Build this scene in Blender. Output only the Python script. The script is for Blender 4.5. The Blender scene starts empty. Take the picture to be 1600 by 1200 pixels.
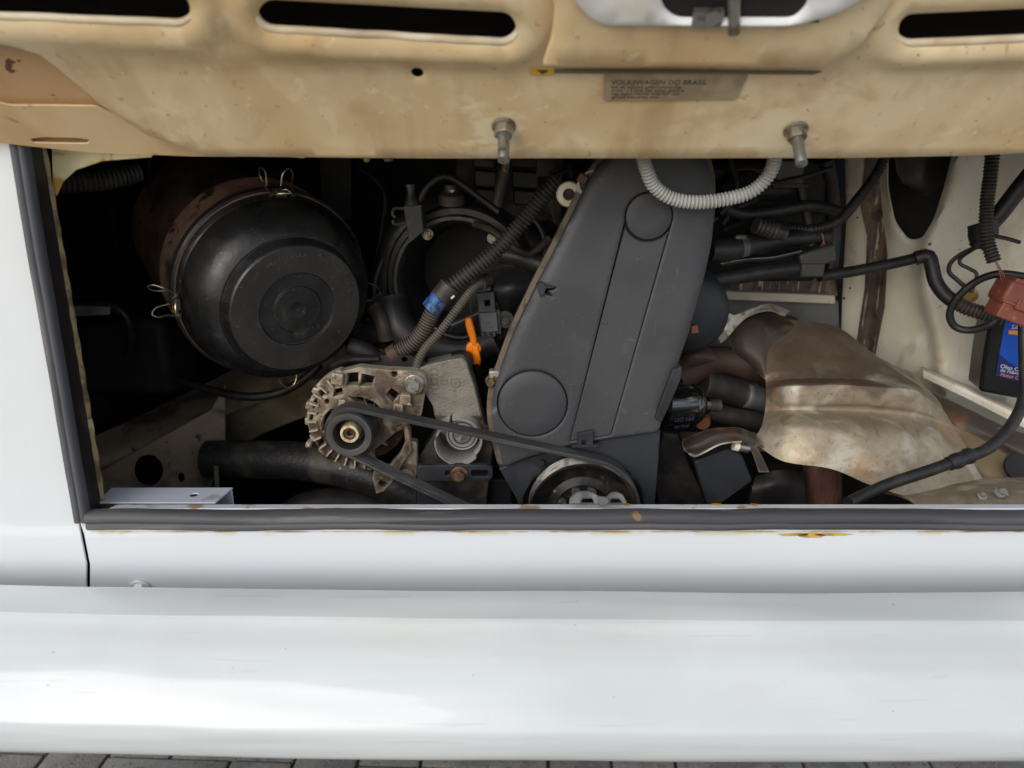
import bpy, bmesh, math, random
import numpy as np
from mathutils import Vector, Matrix, noise as mnoise
from mathutils.geometry import delaunay_2d_cdt
random.seed(7)
R = math.radians
SC = bpy.context.scene
COL = SC.collection

# ------------------------------------------------------------------ camera, sky, sun, exposure
F_PX = 1202.0                     # focal length in pixels of a 1600 px wide frame
PITCH = R(18.0)
CAM = Vector((0.0, -0.70, 0.94))
cd = bpy.data.cameras.new('camera'); cam = bpy.data.objects.new('camera', cd); COL.objects.link(cam)
cam.location = CAM; cam.rotation_euler = (R(90) - PITCH, 0, 0)
cd.sensor_width = 36; cd.lens = 36 * F_PX / 1600; cd.clip_start = 0.02; cd.clip_end = 300
cd.dof.use_dof = True; cd.dof.focus_distance = 0.86; cd.dof.aperture_fstop = 5.0
SC.camera = cam
SUN_EL, SUN_AZ = R(27), R(212)    # azimuth measured from +y (into the van) clockwise: behind the viewer, a little left
w = bpy.data.worlds.new('World'); SC.world = w; w.use_nodes = True
nt = w.node_tree; nt.nodes.clear()
sky = nt.nodes.new('ShaderNodeTexSky'); sky.sky_type = 'NISHITA'; sky.sun_disc = False
sky.sun_elevation = SUN_EL; sky.sun_rotation = SUN_AZ; sky.dust_density = 2.0
tc = nt.nodes.new('ShaderNodeTexCoord'); mp = nt.nodes.new('ShaderNodeMapping'); mp.inputs['Scale'].default_value = (1, 1, 2.5)
nz = nt.nodes.new('ShaderNodeTexNoise'); nz.inputs['Scale'].default_value = 2.2; nz.inputs['Detail'].default_value = 6
cr = nt.nodes.new('ShaderNodeValToRGB'); cr.color_ramp.elements[0].position = 0.42; cr.color_ramp.elements[1].position = 0.60
mx = nt.nodes.new('ShaderNodeMixRGB'); mx.inputs['Color2'].default_value = (10.6, 11.2, 11.9, 1)
bg = nt.nodes.new('ShaderNodeBackground'); bg.inputs['Strength'].default_value = 0.12
out = nt.nodes.new('ShaderNodeOutputWorld')
L = nt.links.new
L(tc.outputs['Generated'], mp.inputs['Vector']); L(mp.outputs[0], nz.inputs['Vector']); L(nz.outputs['Fac'], cr.inputs[0])
L(cr.outputs[0], mx.inputs[0]); L(sky.outputs[0], mx.inputs['Color1']); L(mx.outputs[0], bg.inputs['Color']); L(bg.outputs[0], out.inputs[0])
sd = bpy.data.lights.new('sun', 'SUN'); sd.energy = 1.5; sd.angle = R(45); sd.color = (1, 0.975, 0.94)
sun = bpy.data.objects.new('sun', sd); COL.objects.link(sun)
sdir = Vector((math.sin(SUN_AZ) * math.cos(SUN_EL), math.cos(SUN_AZ) * math.cos(SUN_EL), math.sin(SUN_EL)))
sun.rotation_euler = sdir.to_track_quat('Z', 'Y').to_euler(); sun.location = sdir * 6
SC.view_settings.view_transform = 'Standard'; SC.view_settings.look = 'None'
SC.view_settings.exposure = 0.11; SC.view_settings.gamma = 1; SC.view_settings.use_curve_mapping = False
SC.cycles.max_bounces = 5; SC.cycles.diffuse_bounces = 4; SC.cycles.glossy_bounces = 3

# ------------------------------------------------------------------ helpers
FW = Vector((0, math.cos(PITCH), -math.sin(PITCH))); UP = Vector((0, math.sin(PITCH), math.cos(PITCH))); RT = Vector((1, 0, 0))
def ray(px, py): return FW + RT * ((px - 800) / F_PX) + UP * ((600 - py) / F_PX)
def P(px, py, Y):
    d = ray(px, py); return CAM + d * ((Y - CAM.y) / d.y)
def mpp(px, py, Y):               # metres per photograph pixel at that place
    d = ray(px, py); return ((Y - CAM.y) / d.y) / F_PX
class Pl:                         # a flat frame in the place: origin, two axes, normal towards the viewer
    def __init__(s, o, u=(1, 0, 0), v=(0, 0, 1)):
        s.o = Vector(o); s.u = Vector(u).normalized(); v = Vector(v); s.v = (v - s.u * v.dot(s.u)).normalized(); s.n = s.u.cross(s.v)
    def uv(s, px, py):
        d = ray(px, py); t = (s.o - CAM).dot(s.n) / d.dot(s.n); q = CAM + d * t - s.o
        return (q.dot(s.u), q.dot(s.v))
    def at(s, u, v, h=0): return s.o + s.u * u + s.v * v + s.n * h
    def px(s, pts): return [s.uv(*p) for p in pts]
def YP(Y): return Pl((0, Y, 0))

def S(r, g, b):
    f = lambda c: (c / 255 / 12.92) if c / 255 <= 0.04045 else ((c / 255 + 0.055) / 1.055) ** 2.4
    return (f(r), f(g), f(b), 1)

MATS = {}
def mat(name, base, rough=0.5, metal=0.0, layers=(), bump=None, coat=0.0, rvar=0.0, spec=0.5, edge=None, custom=None):
    # layers: (colour, scale, lo, hi, amount[, stretch vector])
    m = bpy.data.materials.new(name); m.use_nodes = True; t = m.node_tree; b = t.nodes['Principled BSDF']; l = t.links.new
    b.inputs['Roughness'].default_value = rough; b.inputs['Metallic'].default_value = metal; b.inputs['Base Color'].default_value = base
    b.inputs['Coat Weight'].default_value = coat; b.inputs['Coat Roughness'].default_value = 0.03; b.inputs['Coat IOR'].default_value = 1.65; b.inputs['Specular IOR Level'].default_value = spec
    co = t.nodes.new('ShaderNodeTexCoord'); cur = None
    def noise(scale, stretch=None, detail=4, dist=0.0):
        n = t.nodes.new('ShaderNodeTexNoise'); n.inputs['Scale'].default_value = scale; n.inputs['Detail'].default_value = detail; n.inputs['Distortion'].default_value = dist
        mpn = t.nodes.new('ShaderNodeMapping'); l(co.outputs['Object'], mpn.inputs['Vector'])
        mpn.inputs['Scale'].default_value = stretch or (1, 1, 1); mpn.inputs['Location'].default_value = (random.random() * 5,) * 3
        l(mpn.outputs[0], n.inputs['Vector']); return n
    def ramp(src, lo, hi):
        r = t.nodes.new('ShaderNodeMapRange'); r.inputs['From Min'].default_value = lo; r.inputs['From Max'].default_value = hi; r.interpolation_type = 'SMOOTHSTEP'
        l(src, r.inputs['Value']); return r.outputs[0]
    def mixin(fac, colour, amount):
        nonlocal cur
        x = t.nodes.new('ShaderNodeMixRGB'); x.inputs['Color2'].default_value = colour
        if cur is None: x.inputs['Color1'].default_value = base
        else: l(cur, x.inputs['Color1'])
        ml = t.nodes.new('ShaderNodeMath'); ml.operation = 'MULTIPLY'; ml.inputs[1].default_value = amount; l(fac, ml.inputs[0]); l(ml.outputs[0], x.inputs['Fac'])
        cur = x.outputs[0]
    for ly in layers:
        c, sc, lo, hi, am = ly[:5]
        n = noise(sc, ly[5] if len(ly) > 5 else None, dist=0.4); mixin(ramp(n.outputs['Fac'], lo, hi), c, am)
    if edge:                      # dust and wear caught on raised edges: (colour, lo, hi, amount)
        g = t.nodes.new('ShaderNodeNewGeometry'); mixin(ramp(g.outputs['Pointiness'], edge[1], edge[2]), edge[0], edge[3])
    if custom: custom(t, l, co, noise, ramp, mixin)
    if cur is not None: l(cur, b.inputs['Base Color'])
    if rvar:
        n = noise(60); r = t.nodes.new('ShaderNodeMapRange'); r.inputs['From Min'].default_value = .3; r.inputs['From Max'].default_value = .7
        r.inputs['To Min'].default_value = max(0, rough - rvar); r.inputs['To Max'].default_value = min(1, rough + rvar); l(n.outputs['Fac'], r.inputs['Value']); l(r.outputs[0], b.inputs['Roughness'])
    if bump:
        n = noise(bump[0], bump[2] if len(bump) > 2 else None); bn = t.nodes.new('ShaderNodeBump'); bn.inputs['Strength'].default_value = bump[1]; bn.inputs['Distance'].default_value = 0.002
        l(n.outputs['Fac'], bn.inputs['Height']); l(bn.outputs[0], b.inputs['Normal'])
    MATS[name] = m; return m

class M:                          # mesh collector
    def __init__(s): s.v = []; s.f = []
    def add(s, vf):
        o = len(s.v); s.v += [tuple(x) for x in vf[0]]; s.f += [tuple(i + o for i in f) for f in vf[1]]; return s
def obj(name, parts, m, parent=None, ang=38, bevel=0, recalc=True):
    mm = M()
    for p in (parts if isinstance(parts, list) else [parts]): mm.add(p)
    me = bpy.data.meshes.new(name); me.from_pydata(mm.v, [], mm.f); me.update()
    if recalc:
        bm = bmesh.new(); bm.from_mesh(me); bmesh.ops.recalc_face_normals(bm, faces=bm.faces); bm.to_mesh(me); bm.free()
    me.polygons.foreach_set('use_smooth', [True] * len(me.polygons)); me.set_sharp_from_angle(angle=R(ang)); me.materials.append(MATS[m])
    o = bpy.data.objects.new(name, me); COL.objects.link(o)
    if parent: o.parent = parent; o.location = -parent_origin(parent)
    if bevel:
        b = o.modifiers.new('bevel', 'BEVEL'); b.width = bevel; b.segments = 2; b.limit_method = 'ANGLE'; b.angle_limit = R(35)
    return o
def parent_origin(p):
    q = Vector((0, 0, 0))
    while p: q = q + p.location; p = p.parent
    return q
def tag(o, label, cat, group=None):
    o['label'] = label; o['category'] = cat
    if group: o['group'] = group
    return o
def thing(name, label, cat, loc=(0, 0, 0), group=None):
    o = bpy.data.objects.new(name, None); COL.objects.link(o); o.location = loc; o.empty_display_size = .02; return tag(o, label, cat, group)

def subthing(name, loc, parent, label=None):
    o = bpy.data.objects.new(name, None); COL.objects.link(o); o.parent = parent; o.location = Vector(loc) - parent_origin(parent); o.empty_display_size = .02
    if label: o['label'] = label
    return o

def catmull(pts, n, closed=False):
    pts = [Vector(p) for p in pts]; k = len(pts); res = []
    for i in range(k if closed else k - 1):
        p0, p1, p2, p3 = [pts[(i + j) % k] if closed else pts[min(max(i + j, 0), k - 1)] for j in (-1, 0, 1, 2)]
        for s in range(n):
            t = s / n
            res.append(0.5 * ((2 * p1) + (p2 - p0) * t + (2 * p0 - 5 * p1 + 4 * p2 - p3) * t * t + (3 * p1 - p0 - 3 * p2 + p3) * t ** 3))
    if not closed: res.append(pts[-1])
    return res
def resample(pts, step):
    d = [0]
    for a, b in zip(pts, pts[1:]): d.append(d[-1] + (b - a).length)
    n = max(2, int(d[-1] / step) + 1); res = []; j = 0
    for i in range(n):
        s = d[-1] * i / (n - 1)
        while j < len(d) - 2 and d[j + 1] < s: j += 1
        f = (s - d[j]) / max(1e-9, d[j + 1] - d[j]); res.append((pts[j].lerp(pts[j + 1], min(1, f)), s))
    return res, d[-1]
def tube(pts, r, seg=12, step=.004, corr=None, smooth=True, cap=True):
    # r number or f(s/len); corr=(pitch, depth) corrugation
    path = catmull(pts, 10) if smooth and len(pts) > 2 else [Vector(p) for p in pts]
    if corr: step = corr[0] / 4
    rs, Ln = resample(path, step); V = []; Fc = []; prev = None; n = len(rs)
    for i, (p, s) in enumerate(rs):
        a = rs[max(0, i - 1)][0]; b = rs[min(n - 1, i + 1)][0]; t = (b - a).normalized()
        if prev is None: prev = t.orthogonal().normalized()
        x = (prev - t * prev.dot(t)).normalized(); prev = x; y = t.cross(x)
        rr = r(s / Ln) if callable(r) else r
        if corr: rr += corr[1] * (0.5 + 0.5 * math.tanh(2.2 * math.sin(2 * math.pi * s / corr[0]))) - corr[1]
        for k in range(seg):
            an = 2 * math.pi * k / seg; V.append(p + x * (rr * math.cos(an)) + y * (rr * math.sin(an)))
    for i in range(n - 1):
        for k in range(seg): Fc.append((i * seg + k, i * seg + (k + 1) % seg, (i + 1) * seg + (k + 1) % seg, (i + 1) * seg + k))
    if cap: Fc.append(tuple(range(seg))[::-1]); Fc.append(tuple((n - 1) * seg + k for k in range(seg)))
    return V, Fc
def frame(axis):
    a = Vector(axis).normalized(); x = a.cross(Vector((0, 0, 1)))
    if x.length < .1: x = a.cross(Vector((1, 0, 0)))
    x.normalize(); return a, x, a.cross(x)
def lathe(prof, o, axis, seg=64, a0=0, a1=2 * math.pi):
    a, x, y = frame(axis); o = Vector(o); V = []; Fc = []; full = abs(a1 - a0 - 2 * math.pi) < 1e-6; ns = seg if full else seg + 1; n = len(prof)
    for k in range(ns):
        t = a0 + (a1 - a0) * k / seg; d = x * math.cos(t) + y * math.sin(t)
        for r, h in prof: V.append(o + d * max(r, 1e-5) + a * h)
    for k in range(seg):
        k2 = (k + 1) % ns
        for i in range(n - 1): Fc.append((k * n + i, k2 * n + i, k2 * n + i + 1, k * n + i + 1))
    return V, Fc
def prism(n, r, h, o, axis, twist=0, cham=0.12):
    p = [(0, 0), (r, 0), (r, h * (1 - cham)), (r * (1 - cham), h), (0, h)]
    V, Fc = lathe(p, (0, 0, 0), axis, n); q = Matrix.Rotation(twist, 3, Vector(axis).normalized()); return [q @ Vector(v) + Vector(o) for v in V], Fc
def box(c, s, ax=None):
    c = Vector(c); X, Y, Z = ax or (Vector((1, 0, 0)), Vector((0, 1, 0)), Vector((0, 0, 1)))
    V = [c + X * (i * s[0] / 2) + Y * (j * s[1] / 2) + Z * (k * s[2] / 2) for i in (-1, 1) for j in (-1, 1) for k in (-1, 1)]
    return V, [(0, 1, 3, 2), (4, 6, 7, 5), (0, 4, 5, 1), (2, 3, 7, 6), (0, 2, 6, 4), (1, 5, 7, 3)]
def area(p): return sum(a[0] * b[1] - b[0] * a[1] for a, b in zip(p, p[1:] + p[:1])) / 2
def ccw(p):
    p = [tuple(q)[:2] for q in p]; return p if area(p) > 0 else p[::-1]
def dens(p, step):
    r = []
    for a, b in zip(p, p[1:] + p[:1]):
        n = max(1, int(math.hypot(b[0] - a[0], b[1] - a[1]) / step)); r += [(a[0] + (b[0] - a[0]) * i / n, a[1] + (b[1] - a[1]) * i / n) for i in range(n)]
    return r
def inset(p, d):
    n = len(p); r = []
    for i in range(n):
        a, b, c = Vector(p[i - 1]), Vector(p[i]), Vector(p[(i + 1) % n]); e = (b - a); f = (c - b)
        e = e.normalized() if e.length > 1e-9 else f.normalized(); f = f.normalized() if f.length > 1e-9 else e
        n1 = Vector((-e.y, e.x)); n2 = Vector((-f.y, f.x)); m = n1 + n2
        m = m.normalized() if m.length > .05 else n1
        r.append(tuple(b + m * min(d * 2, d / max(.4, m.dot(n1)))))
    return r
def rounded(p, r, n=4):           # round the corners of a polygon
    res = []; k = len(p)
    for i in range(k):
        a, b, c = [Vector(p[(i + j) % k]) for j in (-1, 0, 1)]; e = a - b; f = c - b; rr = min(r, e.length * .45, f.length * .45)
        s = b + e.normalized() * rr; t = b + f.normalized() * rr
        for j in range(n + 1):
            q = j / n; res.append(tuple(s * (1 - q) ** 2 + b * 2 * q * (1 - q) + t * q * q))
    return res
def inpoly(P_, poly):
    x, y = P_[:, 0], P_[:, 1]; ins = np.zeros(len(P_), bool); q = np.array(poly); k = len(q)
    for i in range(k):
        x1, y1 = q[i]; x2, y2 = q[i - 1]
        c = ((y1 > y) != (y2 > y)); ins ^= c & (x < (x2 - x1) * (y - y1) / (y2 - y1 + 1e-15) + x1)
    return ins
def circ(c, r, n=24, rx=1.0): return [(c[0] + r * rx * math.cos(2 * math.pi * i / n), c[1] + r * math.sin(2 * math.pi * i / n)) for i in range(n)]
def plate(pl, outer, holes=(), thick=.004, h=None, step=.005, ch=.0007, warp=None):
    # closed plate with clean holes, chamfered front rim and a relief h(u,v) on the front
    h = h or (lambda u, v: 0.0)
    loops = [dens(ccw(outer), step)] + [dens(ccw(q), step * .8)[::-1] for q in holes]
    tops = [inset(q, ch) for q in loops]
    pts = [p for q in tops for p in q]; edges = []; base = []; k = 0
    for q in tops:
        base.append(k); edges += [(k + i, k + (i + 1) % len(q)) for i in range(len(q))]; k += len(q)
    bp = np.array(pts); lo = bp.min(0); hi = bp.max(0)
    gx, gy = np.meshgrid(np.arange(lo[0] + step * .5, hi[0], step), np.arange(lo[1] + step * .5, hi[1], step)); gx[::2] += step * .5
    g = np.stack([gx.ravel(), gy.ravel()], 1)
    keep = inpoly(g, tops[0])
    for q in tops[1:]: keep &= ~inpoly(g, q)
    g = g[keep]
    if len(g):
        md = np.full(len(g), 9.)
        for i in range(0, len(bp), 400):
            md = np.minimum(md, np.sqrt(((g[:, None, :] - bp[None, i:i + 400, :]) ** 2).sum(2)).min(1))
        g = g[md > step * .55]
    allp = [Vector(p) for p in pts] + [Vector(p) for p in g]
    ov, oe, of, orig, _, _ = delaunay_2d_cdt(allp, edges, [], 0, 1e-7)
    idx = {}
    for i, lst in enumerate(orig):
        for j in lst: idx[j] = i
    o2 = np.array([tuple(v) for v in ov]); cen = np.array([o2[list(f)].mean(0) for f in of])
    keep = inpoly(cen, tops[0])
    for q in tops[1:]: keep &= ~inpoly(cen, q)
    V = []; Fc = []; n = len(ov)
    pos = lambda u, v, hh: (warp(u, v, hh) if warp else pl.at(u, v, hh))
    hv = [h(v.x, v.y) for v in ov]
    V += [pos(v.x, v.y, hh) for v, hh in zip(ov, hv)]; V += [pos(v.x, v.y, hh - thick) for v, hh in zip(ov, hv)]
    for f, kp in zip(of, keep):
        if kp: Fc.append(tuple(f)); Fc.append(tuple(i + n for i in f[::-1]))
    for b, q, lp in zip(base, tops, loops):
        m = len(q); o = len(V); ids = [idx[b + i] for i in range(m)]
        V += [pos(p[0], p[1], hv[i] - ch) for p, i in zip(lp, ids)]; V += [pos(p[0], p[1], hv[i] - thick + ch * .5) for p, i in zip(lp, ids)]
        for i in range(m):
            j = (i + 1) % m
            Fc += [(ids[j], ids[i], o + i, o + j), (o + j, o + i, o + m + i, o + m + j), (o + m + j, o + m + i, ids[i] + n, ids[j] + n)]
    return V, Fc
def net(rows, nu, nv, thick=.0012, rough=0, dents=0, seed=0):
    # smooth sheet through a control net of points, with thickness and dents
    A = [catmull(r, nu) for r in rows]; B = [catmull([a[j] for a in A], nv) for j in range(len(A[0]))]
    w_, h_ = len(B), len(B[0]); V = []; Fc = []; N = []
    for i in range(w_):
        for j in range(h_):
            du = B[min(i + 1, w_ - 1)][j] - B[max(i - 1, 0)][j]; dv = B[i][min(j + 1, h_ - 1)] - B[i][max(j - 1, 0)]
            n = dv.cross(du); n = n.normalized() if n.length > 1e-12 else Vector((0, -1, 0)); N.append(n)
            d = 0
            if dents: d += dents * mnoise.fractal(B[i][j] * 22 + Vector((seed, 0, 0)), 1, 2, 3)
            if rough: d += rough * mnoise.noise(B[i][j] * 120)
            V.append(B[i][j] + n * d)
    m = len(V); V += [v - n * thick for v, n in zip(V, N)]
    q = lambda i, j: i * h_ + j
    for i in range(w_ - 1):
        for j in range(h_ - 1):
            f = (q(i, j), q(i + 1, j), q(i + 1, j + 1), q(i, j + 1)); Fc.append(f); Fc.append(tuple(k + m for k in f[::-1]))
    rim = [q(i, 0) for i in range(w_)] + [q(w_ - 1, j) for j in range(1, h_)] + [q(i, h_ - 1) for i in range(w_ - 2, -1, -1)] + [q(0, j) for j in range(h_ - 2, 0, -1)]
    for a, b in zip(rim, rim[1:] + rim[:1]): Fc.append((a, b, b + m, a + m))
    return V, Fc
def text_mesh(body, size, ext=.0003, align='CENTER'):
    c = bpy.data.curves.new('t', 'FONT'); c.body = body; c.size = size; c.extrude = ext; c.align_x = align; c.align_y = 'CENTER'; c.resolution_u = 3
    o = bpy.data.objects.new('t', c); COL.objects.link(o); dg = bpy.context.evaluated_depsgraph_get(); me = bpy.data.meshes.new_from_object(o.evaluated_get(dg))
    V = [tuple(v.co) for v in me.vertices]; Fc = [tuple(p.vertices) for p in me.polygons]
    bpy.data.objects.remove(o); bpy.data.curves.remove(c); bpy.data.meshes.remove(me); return V, Fc
def text_on(pl, body, size, u, v, rot=0, h=.0002, ext=.0003, align='CENTER'):
    V, Fc = text_mesh(body, size, ext, align); c, s = math.cos(rot), math.sin(rot)
    return [pl.at(u + x * c - y * s, v + x * s + y * c, h + z) for x, y, z in V], Fc
def hexbolt(name, o, axis, r, parent, m='zinc', washer=True, length=None):
    o = Vector(o); parts = [prism(6, r, r * .9, o + Vector(axis).normalized() * (r * .25 if washer else 0), axis, random.random())]
    if washer: parts.append(lathe([(0, 0), (r * 1.45, 0), (r * 1.45, r * .18), (r * 1.3, r * .28), (0, r * .28)], o, axis, 24))
    return obj(name, parts, m, parent, 30)

# ------------------------------------------------------------------ materials
LA = R(45); lo_ = P(800, 249, -.02)
lid = Pl(lo_, (1, 0, 0), (0, -math.cos(LA), math.sin(LA)))
STUDS = [tuple(lid.at(*lid.uv(*q))) for q in ((775, 205), (1225, 210))]
def stain_valance(t, l, co, noise, ramp, mixin):
    sp = t.nodes.new('ShaderNodeSeparateXYZ'); l(co.outputs['Object'], sp.inputs[0])
    a = ramp(sp.outputs['Z'], Z_VTOP - .0055, Z_VTOP - .001); n = noise(22, (1, 1, .5)); b = ramp(n.outputs['Fac'], .5, .58)
    ml = t.nodes.new('ShaderNodeMath'); ml.operation = 'MULTIPLY'; l(a, ml.inputs[0]); l(b, ml.inputs[1]); mixin(ml.outputs[0], S(206, 182, 112), .4)
Z_VTOP = P(800, 832, -.004).z
mat('white_paint', S(224, 228, 230), .32, coat=.8, layers=[(S(214, 218, 220), 3, .4, .7, .5), (S(120, 116, 110), 260, .74, .78, .5)])
mat('white_bumper', S(203, 208, 209), .34, coat=.3, layers=[(S(184, 190, 192), 4, .4, .7, .5), (S(196, 190, 176), 18, .58, .74, .3, (.3, 1, 1)), (S(120, 114, 104), 150, .735, .765, .6), (S(170, 168, 164), 60, .66, .70, .25, (.15, 3, 3))], bump=(4, .12, (.7, 2.5, 2.5)))
mat('white_valance', S(220, 225, 229), .3, coat=.8, layers=[(S(216, 218, 220), 3, .4, .7, .4)], custom=stain_valance)
mat('flange_paint', S(222, 226, 232), .35, coat=.4, layers=[(S(170, 128, 70), 34, .6, .68, .8, (1, 1, 1))])
mat('flange_old', S(150, 132, 92), .5, layers=[(S(70, 55, 40), 40, .45, .6, .8), (S(190, 180, 150), 60, .6, .7, .7)])
mat('jamb_dark', S(30, 24, 26), .55, layers=[(S(60, 52, 48), 30, .55, .7, .6)])
mat('cream_rust', S(222, 208, 160), .4, layers=[(S(196, 140, 50), 40, .5, .62, .9)])
mat('adhesive', S(200, 164, 84), .45, layers=[(S(140, 110, 60), 60, .5, .6, .6)])
mat('rubber_seal', S(80, 80, 83), .62, layers=[(S(58, 57, 60), 14, .42, .62, .8, (.2, 1, 3)), (S(122, 120, 118), 26, .58, .7, .55, (.2, 1, 4)), (S(150, 118, 70), 30, .68, .74, .6)], bump=(90, .25, (.2, 1, 3)))
mat('rubber_seal_side', S(84, 84, 88), .6, layers=[(S(62, 61, 64), 14, .42, .62, .7, (3, 3, .2)), (S(122, 120, 118), 26, .58, .7, .5, (4, 4, .2))], bump=(90, .25, (3, 3, .2)))
def lid_grime(t, l, co, noise, ramp, mixin):
    # runs down the panel towards the hinge, pale scuffs round the studs
    n = noise(30, (1, .12, .12)); g = noise(5); q = t.nodes.new('ShaderNodeMath'); q.operation = 'MULTIPLY'; l(ramp(n.outputs['Fac'], .50, .68), q.inputs[0]); l(ramp(g.outputs['Fac'], .44, .62), q.inputs[1]); mixin(q.outputs[0], S(172, 140, 98), .55)
    for c in STUDS:
        d = t.nodes.new('ShaderNodeVectorMath'); d.operation = 'DISTANCE'; d.inputs[1].default_value = c; l(co.outputs['Object'], d.inputs[0]); n = noise(70, (.6, 1, 1)); ad = t.nodes.new('ShaderNodeMath'); ad.operation = 'MULTIPLY_ADD'; ad.inputs[1].default_value = .09
        l(n.outputs['Fac'], ad.inputs[0]); l(d.outputs['Value'], ad.inputs[2]); mixin(ramp(ad.outputs[0], .078, .060), S(238, 222, 184), .85)
mat('lid_beige', S(234, 212, 172), .42, spec=.5, layers=[(S(212, 178, 126), 4, .38, .64, .85), (S(190, 152, 104), 9, .54, .66, .30), (S(244, 228, 192), 26, .60, .66, .32), (S(240, 220, 180), 18, .54, .74, .6), (S(196, 164, 118), 34, .52, .74, .45), (S(242, 230, 200), 70, .64, .74, .45), (S(188, 134, 84), 120, .65, .73, .6), (S(194, 150, 100), 12, .60, .74, .45), (S(110, 70, 44), 240, .71, .75, .8)], bump=(60, .10), custom=lid_grime)
mat('lid_rim', S(234, 220, 192), .42, spec=.45, layers=[(S(200, 172, 130), 14, .44, .66, .7), (S(176, 120, 86), 40, .60, .70, .6), (S(150, 140, 128), 10, .58, .70, .5)])
mat('lid_tan', S(206, 166, 120), .55, layers=[(S(186, 140, 96), 8, .4, .65, .8), (S(96, 52, 32), 80, .64, .69, .95), (S(216, 180, 134), 20, .58, .7, .5)], bump=(60, .15))
mat('lid_cream', S(224, 194, 150), .5, layers=[(S(200, 160, 112), 9, .45, .65, .7), (S(150, 100, 60), 50, .64, .72, .7)])
mat('lid_white', S(246, 246, 246), .5, coat=.0, layers=[(S(206, 190, 160), 9, .55, .7, .5)])
mat('lid_dark', S(24, 22, 21), .7)
mat('sticker', S(168, 150, 122), .55, layers=[(S(140, 120, 94), 40, .4, .6, .7)])
mat('sticker_ink', S(66, 54, 42), .6)
mat('sticker_trim', S(112, 98, 80), .5)
mat('sticker_yellow', S(200, 160, 50), .5)
mat('zinc', S(158, 158, 150), .42, .85, layers=[(S(112, 96, 74), 120, .5, .65, .8)], rvar=.1)
mat('zinc_plate', S(84, 85, 87), .55, .1, layers=[(S(110, 108, 104), 60, .45, .65, .7)])
mat('zinc_dull', S(150, 142, 124), .5, .6, layers=[(S(92, 74, 54), 130, .45, .65, .8)])
mat('wire_steel', S(196, 186, 160), .32, .9, layers=[(S(150, 120, 80), 200, .5, .6, .7)])
mat('black_cap', S(25, 25, 26), .36, layers=[(S(44, 43, 42), 26, .45, .65, .6), (S(110, 94, 72), 30, .62, .76, .35, (1, 1, .4)), (S(104, 100, 92), 300, .66, .72, .7), (S(62, 60, 56), 8, .5, .68, .45)], rvar=.12, bump=(220, .1), edge=(S(120, 112, 100), .53, .60, .35))
mat('rust_canister', S(152, 120, 100), .55, layers=[(S(124, 92, 74), 26, .45, .62, .8), (S(24, 20, 20), 55, .60, .68, .9), (S(42, 34, 32), 12, .5, .66, .8)], bump=(90, .25))
mat('black_plastic', S(40, 40, 42), .46, layers=[(S(56, 55, 54), 30, .48, .66, .55), (S(88, 78, 64), 60, .62, .72, .4), (S(92, 90, 86), 320, .70, .75, .5)], rvar=.1, bump=(200, .08), edge=(S(104, 98, 88), .53, .6, .4))
mat('plastic_worn', S(52, 51, 50), .45, layers=[(S(92, 86, 76), 22, .46, .64, .8), (S(34, 33, 33), 40, .5, .64, .8)], bump=(160, .2))
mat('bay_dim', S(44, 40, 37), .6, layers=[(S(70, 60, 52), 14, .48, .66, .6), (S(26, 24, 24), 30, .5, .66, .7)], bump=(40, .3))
mat('ignition_black', S(30, 30, 32), .5, layers=[(S(42, 41, 41), 30, .48, .66, .5)])
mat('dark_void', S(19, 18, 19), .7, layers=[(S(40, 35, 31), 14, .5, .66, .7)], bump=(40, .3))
mat('dark_metal', S(40, 38, 38), .55, .3, layers=[(S(66, 56, 48), 30, .45, .66, .7), (S(22, 20, 20), 18, .5, .64, .8)], bump=(90, .3), rvar=.1)
def scratches(t, l, co, noise, ramp, mixin):
    for sc, st in ((34, (1, 1, 7)), (30, (6, 1, 1.2)), (60, (3, 1, 3))):
        n = noise(sc, st, 3, 2.0); w1 = ramp(n.outputs['Fac'], .665, .69); g = noise(30); q = ramp(g.outputs['Fac'], .5, .6)
        ml = t.nodes.new('ShaderNodeMath'); ml.operation = 'MULTIPLY'; l(w1, ml.inputs[0]); l(q, ml.inputs[1]); mixin(ml.outputs[0], S(118, 114, 106), .3)
mat('cover_grey', S(58, 59, 62), .5, spec=.5, layers=[(S(76, 76, 78), 9, .42, .64, .5), (S(60, 61, 64), 18, .5, .68, .4), (S(96, 92, 86), 40, .66, .76, .3), (S(124, 120, 112), 520, .75, .78, .4)], bump=(420, .12), custom=scratches)
mat('cover_low', S(48, 50, 55), .42, layers=[(S(62, 62, 64), 22, .46, .66, .6), (S(28, 28, 30), 14, .5, .64, .7), (S(110, 104, 94), 200, .70, .75, .5)], bump=(120, .15))
mat('gasket_edge', S(108, 96, 80), .7, layers=[(S(66, 58, 50), 40, .45, .62, .8), (S(140, 126, 106), 70, .58, .7, .6)])
mat('alu_dirty', S(104, 91, 75), .5, .35, layers=[(S(84, 68, 54), 30, .40, .60, .9), (S(166, 152, 130), 60, .56, .68, .75), (S(52, 42, 36), 50, .56, .68, .85), (S(126, 84, 58), 40, .60, .70, .6), (S(40, 34, 30), 160, .62, .70, .7)], bump=(260, .4), edge=(S(196, 184, 162), .52, .58, .7))
mat('mark_metal', S(118, 113, 104), .5, .4)
mat('alu_cast', S(136, 131, 121), .48, .5, layers=[(S(116, 106, 94), 24, .45, .66, .7), (S(98, 78, 62), 14, .58, .70, .7)], bump=(480, .35), edge=(S(200, 196, 188), .53, .6, .4))
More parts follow.
